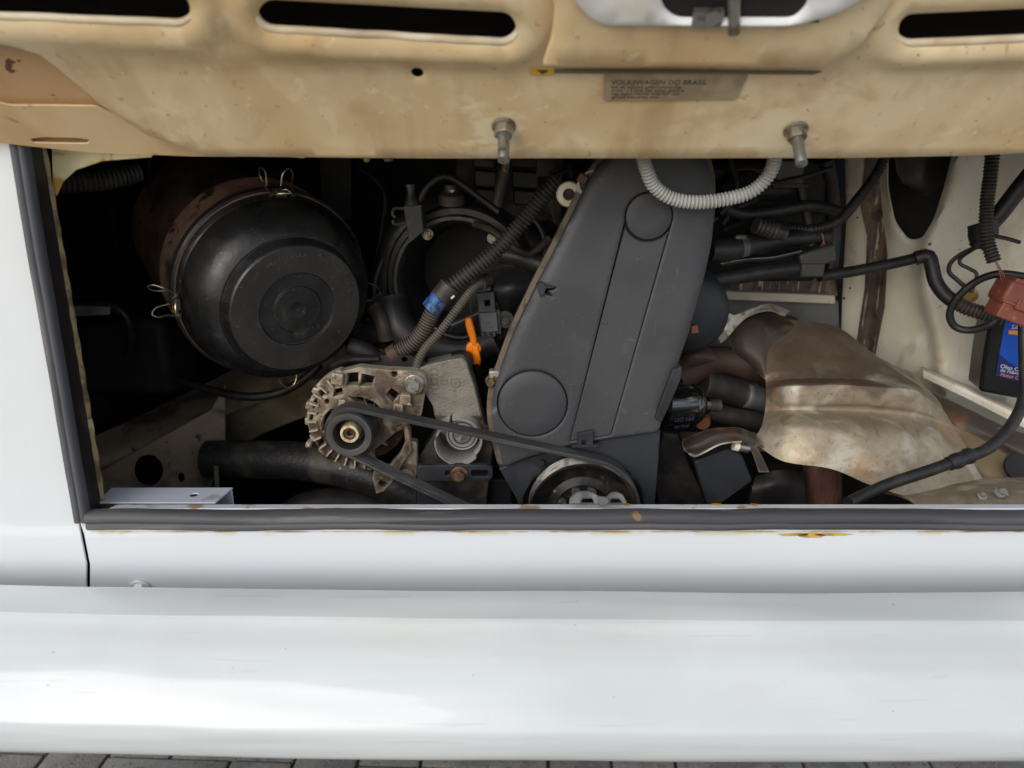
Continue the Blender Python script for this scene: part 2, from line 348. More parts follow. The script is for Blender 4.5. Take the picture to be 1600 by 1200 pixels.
mat('steel_dark', S(66, 64, 64), .5, .4, layers=[(S(92, 84, 76), 20, .46, .64, .7), (S(40, 38, 38), 30, .5, .64, .7)], bump=(160, .3), edge=(S(140, 134, 126), .53, .59, .5))
mat('alu_ring', S(112, 114, 118), .42, .6, layers=[(S(96, 94, 92), 30, .45, .65, .7)], bump=(300, .2), edge=(S(210, 206, 198), .52, .58, .6))
mat('copper_dark', S(92, 56, 40), .5, .4, layers=[(S(24, 20, 19), 60, .38, .58, .9)])
mat('pulley_black', S(50, 51, 55), .5, .2, layers=[(S(72, 70, 68), 50, .45, .65, .6)], edge=(S(120, 116, 110), .53, .6, .4))
mat('pulley_bowl', S(82, 74, 66), .45, .5, layers=[(S(50, 44, 40), 40, .4, .6, .7), (S(120, 90, 66), 50, .58, .7, .6)])
mat('bearing_cream', S(206, 196, 164), .45, .0, layers=[(S(176, 130, 50), 120, .5, .6, .8)])
mat('nut_rust', S(96, 74, 54), .5, .5, layers=[(S(128, 100, 70), 120, .48, .62, .8), (S(60, 46, 36), 90, .5, .62, .7)])
mat('crank_steel', S(40, 38, 37), .42, .5, layers=[(S(78, 62, 50), 20, .56, .70, .7), (S(22, 20, 20), 16, .5, .62, .8), (S(150, 138, 122), 150, .66, .74, .7)], bump=(120, .25))
mat('groove_steel', S(112, 110, 106), .4, .6, layers=[(S(52, 48, 46), 60, .42, .6, .85)])
mat('belt_rubber', S(56, 55, 56), .62, layers=[(S(80, 78, 75), 40, .46, .64, .7, (.3, 1, 1)), (S(40, 39, 40), 60, .5, .64, .6, (.2, 3, 1))], bump=(160, .3, (.1, 2, 1)))
mat('hose_black', S(34, 33, 33), .55, layers=[(S(60, 56, 52), 60, .48, .64, .6)], edge=(S(92, 82, 70), .50, .60, .6))
mat('hose_rusty', S(62, 56, 50), .6, layers=[(S(108, 80, 58), 22, .50, .66, .8), (S(40, 38, 37), 40, .5, .64, .7)], edge=(S(120, 102, 82), .51, .60, .6))
mat('hose_dusty', S(74, 69, 62), .62, layers=[(S(50, 47, 44), 30, .45, .62, .7)], edge=(S(124, 112, 94), .51, .6, .6))
mat('cable_black', S(30, 29, 30), .5, layers=[(S(50, 48, 46), 50, .46, .62, .6)], bump=(160, .15))
mat('conduit_grey', S(172, 170, 164), .5, layers=[(S(142, 140, 136), 40, .45, .62, .6)], edge=(S(206, 204, 200), .5, .6, .5))
mat('tape_blue', S(44, 96, 160), .45, layers=[(S(24, 54, 96), 150, .48, .56, .9), (S(120, 100, 80), 90, .6, .68, .7)])
mat('orange_plastic', S(250, 134, 8), .38, layers=[(S(226, 112, 4), 60, .5, .65, .5)])
mat('nylon_cream', S(226, 214, 190), .5, layers=[(S(190, 172, 142), 60, .5, .65, .6)])
mat('brown_plastic', S(96, 56, 36), .5, layers=[(S(60, 36, 26), 60, .5, .65, .7)])
mat('sensor_grey', S(90, 91, 93), .5, layers=[(S(92, 90, 88), 90, .5, .66, .6)])
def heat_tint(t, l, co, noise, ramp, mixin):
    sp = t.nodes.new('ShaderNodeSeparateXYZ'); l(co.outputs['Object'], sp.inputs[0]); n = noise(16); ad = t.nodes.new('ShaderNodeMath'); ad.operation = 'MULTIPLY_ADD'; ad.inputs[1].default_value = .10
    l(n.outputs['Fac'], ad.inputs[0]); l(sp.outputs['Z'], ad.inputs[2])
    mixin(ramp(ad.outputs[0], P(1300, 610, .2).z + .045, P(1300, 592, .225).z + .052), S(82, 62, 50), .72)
    n2 = noise(60, (1, 1, 3)); n3 = noise(14); q = t.nodes.new('ShaderNodeMath'); q.operation = 'MULTIPLY'; l(ramp(n2.outputs['Fac'], .5, .66), q.inputs[0]); l(ramp(n3.outputs['Fac'], .52, .62), q.inputs[1]); mixin(q.outputs[0], S(156, 96, 56), .35)
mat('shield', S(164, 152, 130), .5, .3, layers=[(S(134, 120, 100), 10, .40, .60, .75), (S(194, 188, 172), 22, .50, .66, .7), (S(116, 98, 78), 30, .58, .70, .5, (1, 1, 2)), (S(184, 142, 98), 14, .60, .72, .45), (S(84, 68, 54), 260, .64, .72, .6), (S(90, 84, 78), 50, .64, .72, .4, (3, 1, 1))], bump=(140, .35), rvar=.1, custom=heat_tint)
mat('shield_dark', S(78, 69, 61), .6, .25, layers=[(S(54, 44, 40), 12, .42, .62, .85), (S(124, 84, 56), 18, .56, .70, .75, (1, 1, 3)), (S(140, 126, 106), 40, .62, .72, .5)], bump=(120, .3), edge=(S(170, 156, 132), .53, .6, .5))
mat('shield_tab', S(180, 172, 156), .42, .6, layers=[(S(120, 92, 68), 50, .52, .66, .8)], bump=(160, .3))
mat('rust_pipe', S(98, 66, 56), .65, .2, layers=[(S(124, 82, 66), 18, .45, .62, .8, (3, 3, .6)), (S(62, 44, 40), 30, .5, .66, .7, (4, 4, .5))], bump=(120, .3, (3, 3, .5)))
mat('rust_manifold', S(74, 54, 44), .65, .2, layers=[(S(46, 36, 32), 16, .42, .62, .85), (S(150, 124, 98), 30, .6, .7, .7)], bump=(110, .5))
mat('oil_black', S(18, 18, 20), .16, coat=.5, layers=[(S(40, 38, 36), 60, .55, .68, .5)])
mat('print_white', S(200, 206, 214), .4)
mat('print_dim', S(60, 66, 84), .4)
mat('emboss_dim', S(70, 69, 67), .5)
mat('blue_grey', S(30, 33, 38), .55, layers=[(S(46, 48, 52), 20, .5, .66, .6), (S(30, 32, 36), 16, .5, .65, .7)])
mat('wall_white', S(222, 216, 202), .4, layers=[(S(196, 186, 164), 7, .40, .64, .7), (S(230, 226, 216), 16, .54, .70, .6), (S(120, 104, 88), 14, .60, .74, .6, (1.3, 1.3, .7)), (S(140, 124, 104), 60, .62, .74, .35, (2, 2, .7)), (S(70, 54, 44), 200, .70, .75, .8)], bump=(50, .2))
mat('wall_brown', S(92, 76, 66), .65, layers=[(S(136, 118, 102), 30, .48, .64, .8, (2, 2, .3)), (S(206, 196, 176), 46, .58, .66, .9, (4, 4, .25)), (S(44, 34, 30), 30, .5, .66, .7)], bump=(80, .4))
mat('wall_grey', S(118, 118, 116), .5, layers=[(S(84, 82, 78), 12, .45, .66, .7)])
mat('bay_brown', S(132, 113, 92), .7, layers=[(S(158, 136, 108), 10, .44, .64, .8), (S(48, 40, 36), 16, .5, .66, .8), (S(28, 24, 24), 60, .64, .72, .8)], bump=(60, .3))
mat('sill_beige', S(164, 148, 116), .6, layers=[(S(116, 96, 70), 10, .44, .64, .8), (S(196, 184, 152), 20, .56, .7, .6), (S(60, 46, 38), 70, .64, .72, .8)], bump=(60, .3))
mat('tube_black', S(38, 37, 37), .5, layers=[(S(100, 94, 82), 20, .52, .68, .55), (S(70, 62, 52), 90, .56, .66, .6)], bump=(200, .4))
mat('channel_paint', S(186, 192, 206), .4, layers=[(S(140, 130, 126), 30, .55, .68, .7)])
mat('connector_red', S(108, 42, 31), .55, layers=[(S(84, 33, 26), 40, .48, .64, .7), (S(160, 110, 92), 90, .64, .70, .6)], bump=(120, .2), edge=(S(168, 108, 90), .53, .6, .5))
mat('copper_wire', S(140, 92, 64), .45, .4)
mat('bottle_black', S(16, 16, 18), .3)
mat('label_blue', S(8, 74, 172), .32, layers=[(S(10, 70, 168), 9, .45, .6, .7)])
mat('label_navy', S(16, 34, 96), .35)
mat('label_orange', S(222, 140, 40), .4)
mat('brass', S(150, 122, 70), .35, .8)
mat('paver', S(126, 122, 115), .85, layers=[(S(104, 100, 95), 14, .42, .64, .8), (S(150, 146, 138), 160, .58, .68, .7), (S(70, 66, 62), 120, .60, .68, .8)], bump=(300, .9))
mat('joint_sand', S(86, 76, 62), .95, layers=[(S(60, 54, 46), 60, .45, .6, .8)], bump=(200, .8))
def far_pavers(t, l, co, noise, ramp, mixin):
    b = t.nodes.new('ShaderNodeTexBrick'); l(co.outputs['Object'], b.inputs['Vector']); b.inputs['Scale'].default_value = 1; b.inputs['Brick Width'].default_value = .2; b.inputs['Row Height'].default_value = .1; b.inputs['Mortar Size'].default_value = .004
    mixin(b.outputs['Fac'], S(80, 72, 62), 1)
mat('far_paving', S(126, 122, 115), .88, layers=[(S(100, 97, 92), 5, .42, .64, .8), (S(140, 136, 130), 40, .55, .68, .5)], bump=(120, .6), custom=far_pavers)

# ------------------------------------------------------------------ ground: herringbone pavers
g = obj('ground', box((0, 0, -.09), (80, 80, .06)), 'far_paving'); g['kind'] = 'structure'
g2 = obj('paving', box((0, -.3, -.0325), (2.7, 2.0, .053)), 'joint_sand'); g2['kind'] = 'structure'
def paver_mesh(nm):
    V, Fc = box((0, 0, 0), (.195, .095, .05)); me = bpy.data.meshes.new(nm); me.from_pydata(V, [], Fc)
    bm = bmesh.new(); bm.from_mesh(me); bmesh.ops.bevel(bm, geom=bm.edges[:], offset=.0035, segments=2, affect='EDGES', profile=.6); bm.to_mesh(me); bm.free()
    me.polygons.foreach_set('use_smooth', [True] * len(me.polygons)); me.set_sharp_from_angle(angle=R(50)); me.materials.append(MATS['paver']); return me
PM = paver_mesh('paver'); ca, sa = math.cos(R(-2.5)), math.sin(R(-2.5)); cnt = 0
for i in range(-14, 15):
    for j in range(-14, 15):
        for kk in (0, 1):
            # lattice vectors (0.1, 0.1) and (0.2, -0.2)
            a_, b_ = i, j
            x0 = a_ * .1 + b_ * .2; y0 = a_ * .1 - b_ * .2
            rot = 0 if kk == 0 else R(90)
            if kk == 0: cx, cy = x0 + .1, y0 + .05
            else: cx, cy = x0 + .05, y0 + .2
            X = cx * ca - cy * sa + .03; Yy = cx * sa + cy * ca - .35
            if abs(X) > 1.15 or Yy > .45 or Yy < -.95: continue
            o = bpy.data.objects.new('paver', PM); COL.objects.link(o); o.parent = g2
            o.location = (X, Yy, -.025 + random.uniform(-.0015, .0015)); o.rotation_euler = (random.uniform(-.006, .006), random.uniform(-.006, .006), rot + R(-2.5) + random.uniform(-.008, .008)); cnt += 1

# ------------------------------------------------------------------ van body round the opening
van = thing('van', 'white van seen from behind with its rear engine lid raised', 'van', (.09, 0, 0))
def ybody(z):                     # rear skin rolls inwards below the opening
    d = max(0, Z_VTOP - .035 - z); return .14 * d + 1.5 * d * d if d < .25 else .12875
def corner_warp(x, z, h):
    e = max(0, -.50 - x); return Vector((x + h * .0, ybody(z) - .002 + 1.6 * e * e - h, z))
yp0 = YP(0)
cor = yp0.px([(22, 228), (40, 330), (60, 450), (92, 620), (128, 832), (137, 880)]) + [(P(145, 925, .02).x, P(145, 925, .02).z)]; zl = cor[-1]
outl = cor + [(zl[0] + .010, .36), (-.85, .36), (-.85, 1.25), (cor[0][0] - .025, 1.25)]
obj('corner_panel', plate(yp0, outl, thick=.0015, step=.02, warp=corner_warp, ch=.001), 'white_paint', van)
val = yp0.px([(128, 815), (134, 832), (143, 880)]) + [(P(151, 925, .02).x, P(151, 925, .02).z)]; zr = val[-1]
outv = val + [ (zr[0] + .010, .36), (1.0, .36), (1.0, val[0][1])]
obj('rear_valance', plate(yp0, outv, thick=.0015, step=.02, warp=lambda u, v, h: Vector((u, ybody(v) - .004 - h, v)), ch=.0015), 'white_valance', van)
def strip(pa, pb, prof, m, name):  # sweep a cross-section (across, out) from pa to pb
    a, b = Vector(pa), Vector(pb); t = (b - a).normalized(); n = Vector((0, -1, 0)); s = t.cross(n).normalized(); V = []; Fc = []
    rs = int((b - a).length / .01); k = len(prof)
    for i in range(rs + 1):
        p = a.lerp(b, i / rs); wv = mnoise.noise(p * 9) * .0016 + mnoise.noise(p * 40) * .0004
        V += [p + s * (q[0] + wv) + n * (q[1] + wv * .5) for q in prof]
    for i in range(rs):
        for j in range(k): Fc.append((i * k + j, i * k + (j + 1) % k, (i + 1) * k + (j + 1) % k, (i + 1) * k + j))
    Fc += [tuple(range(k)), tuple(rs * k + j for j in range(k))[::-1]]
    return V, Fc
seal_prof = [(-.0115, -.004), (-.0118, .004), (-.0095, .0085), (-.005, .0105), (-.001, .0095), (.0008, .0075), (.003, .009), (.0068, .0088), (.0096, .006), (.0108, .001), (.0105, -.004)]
zs = P(800, 812, -.005).z
xs0 = P(138, 812, -.005).x
sealb = strip((xs0, -.003, zs - .0012), (1.0, -.003, zs - .0012), [(x * .9, y) for x, y in seal_prof], '', '')
ltop = P(32, 215, -.004); lbot = P(129, 804, -.004)
seall = strip(lbot + Vector((0, 0, -.006)), ltop + Vector((0, 0, .08)), [(x * .62, y * .8) for x, y in seal_prof], '', '')
obj('rubber_seal', sealb, 'rubber_seal', van, 50); obj('rubber_seal', seall, 'rubber_seal_side', van, 50)
zf = P(800, 789, .012).z
fl = plate(Pl((0, .004, zf), (1, 0, 0), (0, 1, -.12)), [(P(172, 789, .01).x, 0), (1.0, 0), (1.0, .013), (P(178, 789, .01).x, .013)], thick=.010, step=.02, ch=.001)
obj('opening_flange', fl, 'flange_paint', van, bevel=0)
jl0, jl1 = P(44, 245, .000), P(138, 792, .000); k0, k1 = P(72, 245, .03), P(160, 785, .03)
obj('door_jamb', net([[jl0 + Vector((0, 0, .1)), k0 + Vector((0, 0, .1))], [jl0, k0], [jl1, k1], [jl1 + Vector((0, 0, -.03)), k1 + Vector((0, 0, -.03))]], 4, 20, .002), 'jamb_dark', van)
obj('jamb_flange', tube([k0 + Vector((0, -.002, .06)), k0.lerp(k1, .5), k1 + Vector((0, 0, -.005))], lambda s: .0032 + .0004 * math.sin(s * 90), 8), 'flange_old', van)
gz = YP(.035)
obj('corner_gusset', plate(gz, gz.px([(80, 225), (250, 225), (236, 246), (160, 252), (118, 266), (98, 284), (88, 306), (82, 300)]), thick=.0015, step=.008), 'cream_rust', van)
def bead(pts, name):
    pth = catmull(pts, 12)
    return tube(pth, lambda s: max(.0001, .0008 * (.35 + mnoise.noise(Vector((s * 26, 3, 1))) + .5 * mnoise.noise(Vector((s * 90, 1, 1))))), 6, .003, smooth=False)
obj('adhesive_residue', bead([P(20, 228, -.003), P(38, 330, -.003), P(59, 455, -.003), P(91, 625, -.003), P(126, 828, -.003)], ''), 'adhesive', van)
obj('adhesive_residue', bead([P(142, 831, -.006), P(500, 831, -.006), P(1000, 831, -.006), P(1600, 831, -.006)], ''), 'adhesive', van)
def blob(px, py, rx, ry, pl, h, seed):
    u, v = pl.uv(px, py); s = mpp(px, py, 0)
    o = [(u + rx * s * math.cos(a) * (1 + .3 * mnoise.noise(Vector((math.cos(a) * 2, math.sin(a) * 2, seed)))), v + ry * s * math.sin(a) * (1 + .3 * mnoise.noise(Vector((math.sin(a) * 2, seed, math.cos(a)))))) for a in [i * math.pi / 14 for i in range(28)]]
    return plate(pl, o, thick=h, step=.004, ch=h * .4, h=lambda a, b: h)
vp = YP(-.0042)
for k, (x, y, rx, ry) in enumerate([(1268, 836, 22, 4.2), (1240, 835, 24, 2.5), (1300, 835, 30, 2.2)]):
    obj('primer_spot', blob(x, y, rx, ry, vp, .0007, k), 'adhesive', van)
fp = Pl((0, .004, zf + .0003), (1, 0, 0), (0, 1, -.12))
for k, (x, rx) in enumerate([(1120, 9), (1178, 7), (980, 6)]):
    obj('rust_spot', blob(x, 789, rx, 5, fp, .0005, k + 9), 'adhesive', van)
vb = P(226, 907, .010); vb.y = ybody(vb.z) - .0055
hexbolt('valance_bolt', vb, (0, -1, -.45), .0066, van, 'white_paint')
# latch striker on the lip
lp_ = Pl(P(935, 787, -.001) + Vector((0, 0, .001)), (1, 0, 0), (0, .55, .84))
obj('latch_striker', plate(lp_, rounded(lp_.px([(889, 788), (891, 776), (902, 768), (918, 766), (930, 770), (937, 776), (948, 776), (954, 769), (964, 767), (974, 772), (981, 788)]), .0025), [rounded(lp_.px([(907, 785), (911, 779), (926, 778), (929, 785)]), .001), rounded(lp_.px([(953, 785), (955, 779), (968, 779), (973, 785)]), .001)], thick=.004, step=.004, ch=.0012, h=lambda u, v: .0015 * math.sin(u * 260)), 'zinc_plate', van)
obj('latch_pad', plate(Pl(lp_.at(0, 0, .002), lp_.u, lp_.v), rounded(lp_.px([(930, 777), (938, 775), (951, 777), (952, 786), (946, 791), (936, 791)]), .002), thick=.003, step=.004, ch=.001), 'zinc_plate', van)
# dark shell of the engine bay
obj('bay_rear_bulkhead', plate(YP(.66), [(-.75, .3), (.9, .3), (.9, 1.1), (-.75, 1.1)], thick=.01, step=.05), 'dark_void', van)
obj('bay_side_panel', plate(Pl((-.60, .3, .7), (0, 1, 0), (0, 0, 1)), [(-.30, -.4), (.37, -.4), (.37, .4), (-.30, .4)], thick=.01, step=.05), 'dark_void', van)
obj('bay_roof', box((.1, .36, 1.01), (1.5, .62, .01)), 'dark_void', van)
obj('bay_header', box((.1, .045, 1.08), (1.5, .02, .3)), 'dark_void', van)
obj('bay_light_stop', box((.1, .36, .36), (1.5, .62, .01)), 'dark_void', van)  # unseen dark panel, added to block light rising from the ground below

# ------------------------------------------------------------------ bumper
bp = [(925, -.060), (927, -.064), (945, -.080), (966, -.096), (971, -.099), (975, -.101)]
prof = [(P(800, y, Y).y, P(800, y, Y).z) for y, Y in bp]
f0, f1 = P(800, 990, -.108), P(800, 1128, -.163)
prof += [(f0.lerp(f1, k / 4).y - .0025 * math.sin(math.pi * k / 4), f0.lerp(f1, k / 4).z + .0025 * math.sin(math.pi * k / 4)) for k in range(5)]
prof += [(P(800, y, Y).y, P(800, y, Y).z) for y, Y in [(1148, -.168), (1168, -.169), (1187, -.166)]]
prof = [(prof[0][0] + .012, prof[0][1] - .012), (prof[0][0] + .003, prof[0][1] - .003)] + prof + [(-.158, prof[-1][1] - .008), (-.145, prof[-1][1] - .012), (-.12, prof[-1][1] - .012)]
pc = catmull([Vector((0, a, b)) for a, b in prof], 8)
V = []; Fc = []; nb = len(pc); XS = [i * .02 - .95 for i in range(101)]
for x in XS:
    e = abs(x - .16); bow = .03 * e * e + (2.2 * max(0, e - .74) ** 2); wv = .0009 * mnoise.noise(Vector((x * 6, 0, 0)))
    for q in pc: V.append(Vector((x, q.y + bow + .0016 * mnoise.noise(Vector((x * 4, q.z * 34, 7))) + .0006 * mnoise.noise(Vector((x * 9, q.z * 110, 3))), q.z + wv - .004 * max(0, x) + .0014 * mnoise.noise(Vector((x * 5, q.y * 40, 2))))))
for p_ in list(V): V.append(p_ + Vector((0, .004, -.004)))
m_ = len(XS) * nb
for i in range(100):
    for j in range(nb - 1):
        f = (i * nb + j, (i + 1) * nb + j, (i + 1) * nb + j + 1, i * nb + j + 1); Fc += [f, tuple(k + m_ for k in f[::-1])]
    for j in (0, nb - 1): Fc.append((i * nb + j, (i + 1) * nb + j, (i + 1) * nb + j + m_, i * nb + j + m_))
obj('bumper', (V, Fc), 'white_bumper', van, 60)

# ------------------------------------------------------------------ engine lid (opened upwards, seen from inside)
lidt = subthing('engine_lid', lo_, van, 'dusty beige inside of the raised engine lid')
def oval(c0, c1, r):
    d = Vector(c1) - Vector(c0); b0 = math.atan2(d.y, d.x)
    return [(c1[0] + r * math.cos(b0 + t), c1[1] + r * math.sin(b0 + t)) for t in [-math.pi / 2 + math.pi * i / 14 for i in range(15)]] + [(c0[0] + r * math.cos(b0 + t), c0[1] + r * math.sin(b0 + t)) for t in [math.pi / 2 + math.pi * i / 14 for i in range(15)]]
OV = [((-160, -12), (274, 6), 25), ((430, 16), (781, 36), 25), ((1426, 38), (1800, 22), 25)]
ov = [lid.px(oval(*q)) for q in OV]
NPO = [np.array(dens(q, .0015)) for q in ov]
def lidh(u, v):
    h = 0.0
    for q in NPO:
        d = np.sqrt(((q - np.array((u, v))) ** 2).sum(1)).min(); h += .0060 * (math.exp(-((d - .012) / .008) ** 2) if d > .012 else 1) * (1 if d > .004 else d / .004)
    vv = v - lid.uv(800, 95)[1]; h += .004 / (1 + math.exp(-vv * 400))
    h += .0012 * mnoise.noise(Vector((u * 7, v * 9, 1)))
    return h
inner = lid.px([(320, 243), (420, 246), (560, 248), (900, 249), (1300, 248.5), (1520, 245), (1640, 238), (1800, 226)]) + [(.75, .40), (-.75, .40)] + lid.px([(-300, 30), (-60, 52), (20, 66), (62, 80), (100, 116), (160, 166), (230, 212)])
for q in OV:
    rp0 = Pl(lid.at(0, 0, .0062), lid.u, lid.v)
    obj('opening_rim', plate(rp0, rp0.px(oval(q[0], q[1], q[2] + 14)), [rp0.px(oval(q[0], q[1], q[2] + 3))], thick=.0045, step=.007, ch=.0018, h=lambda u, v: .0008 * mnoise.noise(Vector((u * 40, v * 40, 3)))), 'lid_rim', lidt, 70)
small = circ(lid.uv(652, 114), .0045, 16)
obj('inner_panel', plate(lid, inner, [o[:] for o in ov] + [small], thick=.0015, h=lidh, step=.009, ch=.0012), 'lid_beige', lidt, 60)
obj('outer_skin', plate(Pl(lid.at(0, 0, -.035), lid.u, lid.v), [(-.80, .03), (.85, .03), (.85, .42), (-.80, .42)], thick=.002, step=.05), 'lid_dark', lidt)
rp = Pl(lid.at(0, 0, -.014), lid.u, lid.v)
obj('recessed_panel', plate(rp, rp.px([(-250, 20), (80, 40), (190, 120), (290, 230), (-250, 215)]), thick=.0015, step=.012), 'lid_tan', lidt)
ep = Pl(lid.at(0, 0, -.009), lid.u, lid.v)
epo = ep.px([(-250, 150), (0, 160), (14, 164), (150, 165), (240, 210), (330, 236), (480, 247), (300, 245), (150, 240), (60, 231), (0, 224), (-250, 205)])
obj('edge_flange', plate(ep, rounded(epo, .004), [rounded(ep.px([(48, 218), (52, 223), (136, 224), (140, 219), (120, 216), (70, 215)]), .001)], thick=.0015, step=.008, h=lambda u, v: .0006 * mnoise.noise(Vector((u * 30, v * 30, 2)))), 'lid_cream', lidt)
br = Pl(lid.at(0, 0, .014), lid.u, lid.v)
obj('brace_panel', plate(br, rounded(br.px([(846, 106), (1288, 108), (1345, 74), (1388, 14), (1440, -70), (830, -70), (868, 10), (862, 60)]), .006), thick=.004, step=.012, ch=.0015, h=lambda u, v: .001 * mnoise.noise(Vector((u * 9, v * 9, 4)))), 'lid_beige', lidt, 60)
wp = Pl(lid.at(0, 0, .0205), lid.u, lid.v)
obj('lock_mount_panel', plate(wp, rounded(wp.px([(872, -70), (900, 14), (938, 44), (1240, 46), (1310, 26), (1385, -20), (1410, -70)]), .012), [rounded(wp.px([(1034, -60), (1034, 14), (1056, 34), (1242, 34), (1264, 12), (1264, -60)]), .007)], thick=.006, step=.01, ch=.0025), 'lid_white', lidt, 60)
bk = Pl(lid.at(0, 0, .0152), lid.u, lid.v)
obj('lock_recess', plate(bk, bk.px([(1015, -66), (1015, 36), (1280, 36), (1280, -66)]), thick=.0008, step=.02), 'lid_dark', lidt)
obj('lock_rod', [tube([lid.at(*lid.uv(1141, 20), .0195), lid.at(*lid.uv(1141, -60), .0195)], .0042, 10), box(lid.at(*lid.uv(1100, 0), .018), (.02, .012, .005), (lid.u, lid.v, lid.n))], 'zinc', lidt)
for sx, sy in ((787, 196), (1243, 202)):
    u, v = lid.uv(sx, sy); o = lid.at(u, v, .0005); ax = (lid.n + lid.v * -.08).normalized()
    obj('washer', lathe([(0, 0), (.0098, 0), (.0098, .0012), (.0088, .002), (0, .002)], o, ax, 24), 'zinc_dull', lidt)
    obj('nut', prism(6, .0080, .008, o + ax * .002, ax, .3), 'zinc_dull', lidt, 30)
    obj('stud', tube([o, o + ax * .034], .0047, 12, corr=(.00125, .0006), smooth=False), 'zinc', lidt)
sp_ = Pl(lid.at(0, 0, .0016), lid.u, lid.v)
so = rounded(sp_.px([(946, 112), (1172, 112), (1150, 156), (942, 158)]), .003)
stk = obj('sticker', plate(sp_, so, thick=.0006, step=.02, ch=.0001), 'sticker', lidt)
s1 = sp_.uv(955, 129); sw = mpp(1050, 130, -.08)
lines = [text_on(sp_, 'VOLKSWAGEN DO BRASIL', 12.6 * sw, s1[0], s1[1], 0, .0001, .0001, 'LEFT')]
for k in range(4):
    u, v = sp_.uv(955, 136 + k * 5.2); V_, F_ = text_on(sp_, ['ind. de veiculos automotores ltda.', 'motor 1.4 total flex alcool gasolina', 'regulagem marcha lenta 850 rpm', 'ignicao eletronica velas'][k], 8.2 * sw, u, v, 0, .0001, .0001, 'LEFT'); lines.append((V_, F_))
obj('sticker_print', lines, 'sticker_ink', lidt)
obj('trim_strip', plate(sp_, sp_.px([(866, 109), (1060, 111), (1284, 112), (1270, 116), (1060, 115), (866, 114)]), thick=.0012, step=.01, ch=.0002, h=lambda u, v: .0006), 'sticker_trim', lidt)
yt = obj('caution_sticker', plate(sp_, sp_.px([(828, 107), (866, 107), (866, 117), (828, 117)]), thick=.0006, step=.02, ch=.0001), 'sticker_yellow', lidt)
a_, b_, c_ = [sp_.at(*sp_.uv(*q), .0003) for q in ((838, 109), (858, 109), (848, 116))]
obj('caution_mark', ([a_, b_, c_], [(0, 1, 2)]), 'sticker_ink', lidt)
obj('rubber_buffer', [lathe([(0, 0), (.0035, 0), (.003, .003), (.002, .005), (0, .005)], lid.at(*lid.uv(572, 249), -.004), (0, 0, -1), 16)], 'brass', lidt)
obj('rubber_buffer', [lathe([(0, 0), (.005, 0), (.0045, .002), (.003, .004), (0, .004)], lid.at(*lid.uv(606, 250), -.004), (0, 0, -1), 16)], 'brown_plastic', lidt)

# ------------------------------------------------------------------ air filter housing
AX = Vector((.56, -.80, -.20)).normalized()
fo = P(432, 450, .19); RF = .1085
air = thing('air_filter_housing', 'round black air filter housing with wire clips hanging at the left', 'air filter', fo + Vector((0, 0, -RF)))
can = lathe([(0, -.24), (.100, -.24), (.108, -.235), (.1095, -.20), (.1095, -.075), (.1125, -.07), (.1125, -.064), (.1095, -.06), (.1095, -.020), (.1115, -.017), (.1125, -.013), (.1125, -.009), (.110, -.0075), (0, -.0075)], fo, AX, 96)
obj('canister', can, 'rust_canister', air)
cap = lathe([(.1065, -.009), (.1098, -.007), (.1102, -.002), (.1085, .001), (.1065, .003), (.1052, .010), (.1035, .024), (.099, .036), (.092, .046), (.0842, .0525), (.0805, .0545), (.0795, .0538), (.0785, .0540), (.0775, .0560), (.0752, .0655), (.0742, .0676), (.0728, .0688), (.0434, .0688), (.0430, .0685), (.0424, .0664), (.0418, .0660), (.0275, .0660), (.0269, .0664), (.0263, .0685), (.0258, .0688), (.0105, .0688), (.0098, .0690), (.0088, .0690), (.0082, .0688), (.0022, .0687), (.0018, .0690), (.0008, .0690), (0, .0688)], fo, AX, 128)
capo = obj('cap', cap, 'black_cap', air, 26)
obj('rim_band', lathe([(.1128, -.019), (.1142, -.018), (.1145, -.013), (.1142, -.008), (.1120, -.006)], fo, AX, 96), 'black_plastic', air)
a_, x_, y_ = frame(AX)
upv = (Vector((0, 0, 1)) - AX * AX.z).normalized(); rtv = upv.cross(AX)
def arc_text(body, r, a0, size):
    parts = []; a = a0
    for chh in body:
        if chh != ' ':
            V_, F_ = text_mesh(chh, size, .00025); d = rtv * math.sin(a) + upv * math.cos(a); tt = rtv * math.cos(a) - upv * math.sin(a)
            parts.append(([fo + AX * (.0689 + z) + d * (r + y) + tt * x for x, y, z in V_], F_))
        a += size * .80 / r
    return parts
obj('embossed_text', arc_text('IND. BRASILEIRA   217 129 620 A', .0625, R(-52), .0058), 'emboss_dim', capo)
def angle_of(px, py):             # angle round the rim whose projection lies nearest that pixel
    best = None
    for k in range(720):
        t = k * math.pi / 360; q = fo + (rtv * math.sin(t) + upv * math.cos(t)) * RF; d = q - CAM; z = d.dot(FW)
        e = (800 + F_PX * d.dot(RT) / z - px) ** 2 + (600 - F_PX * d.dot(UP) / z - py) ** 2
        if best is None or e < best[0]: best = (e, t)
    return best[1]
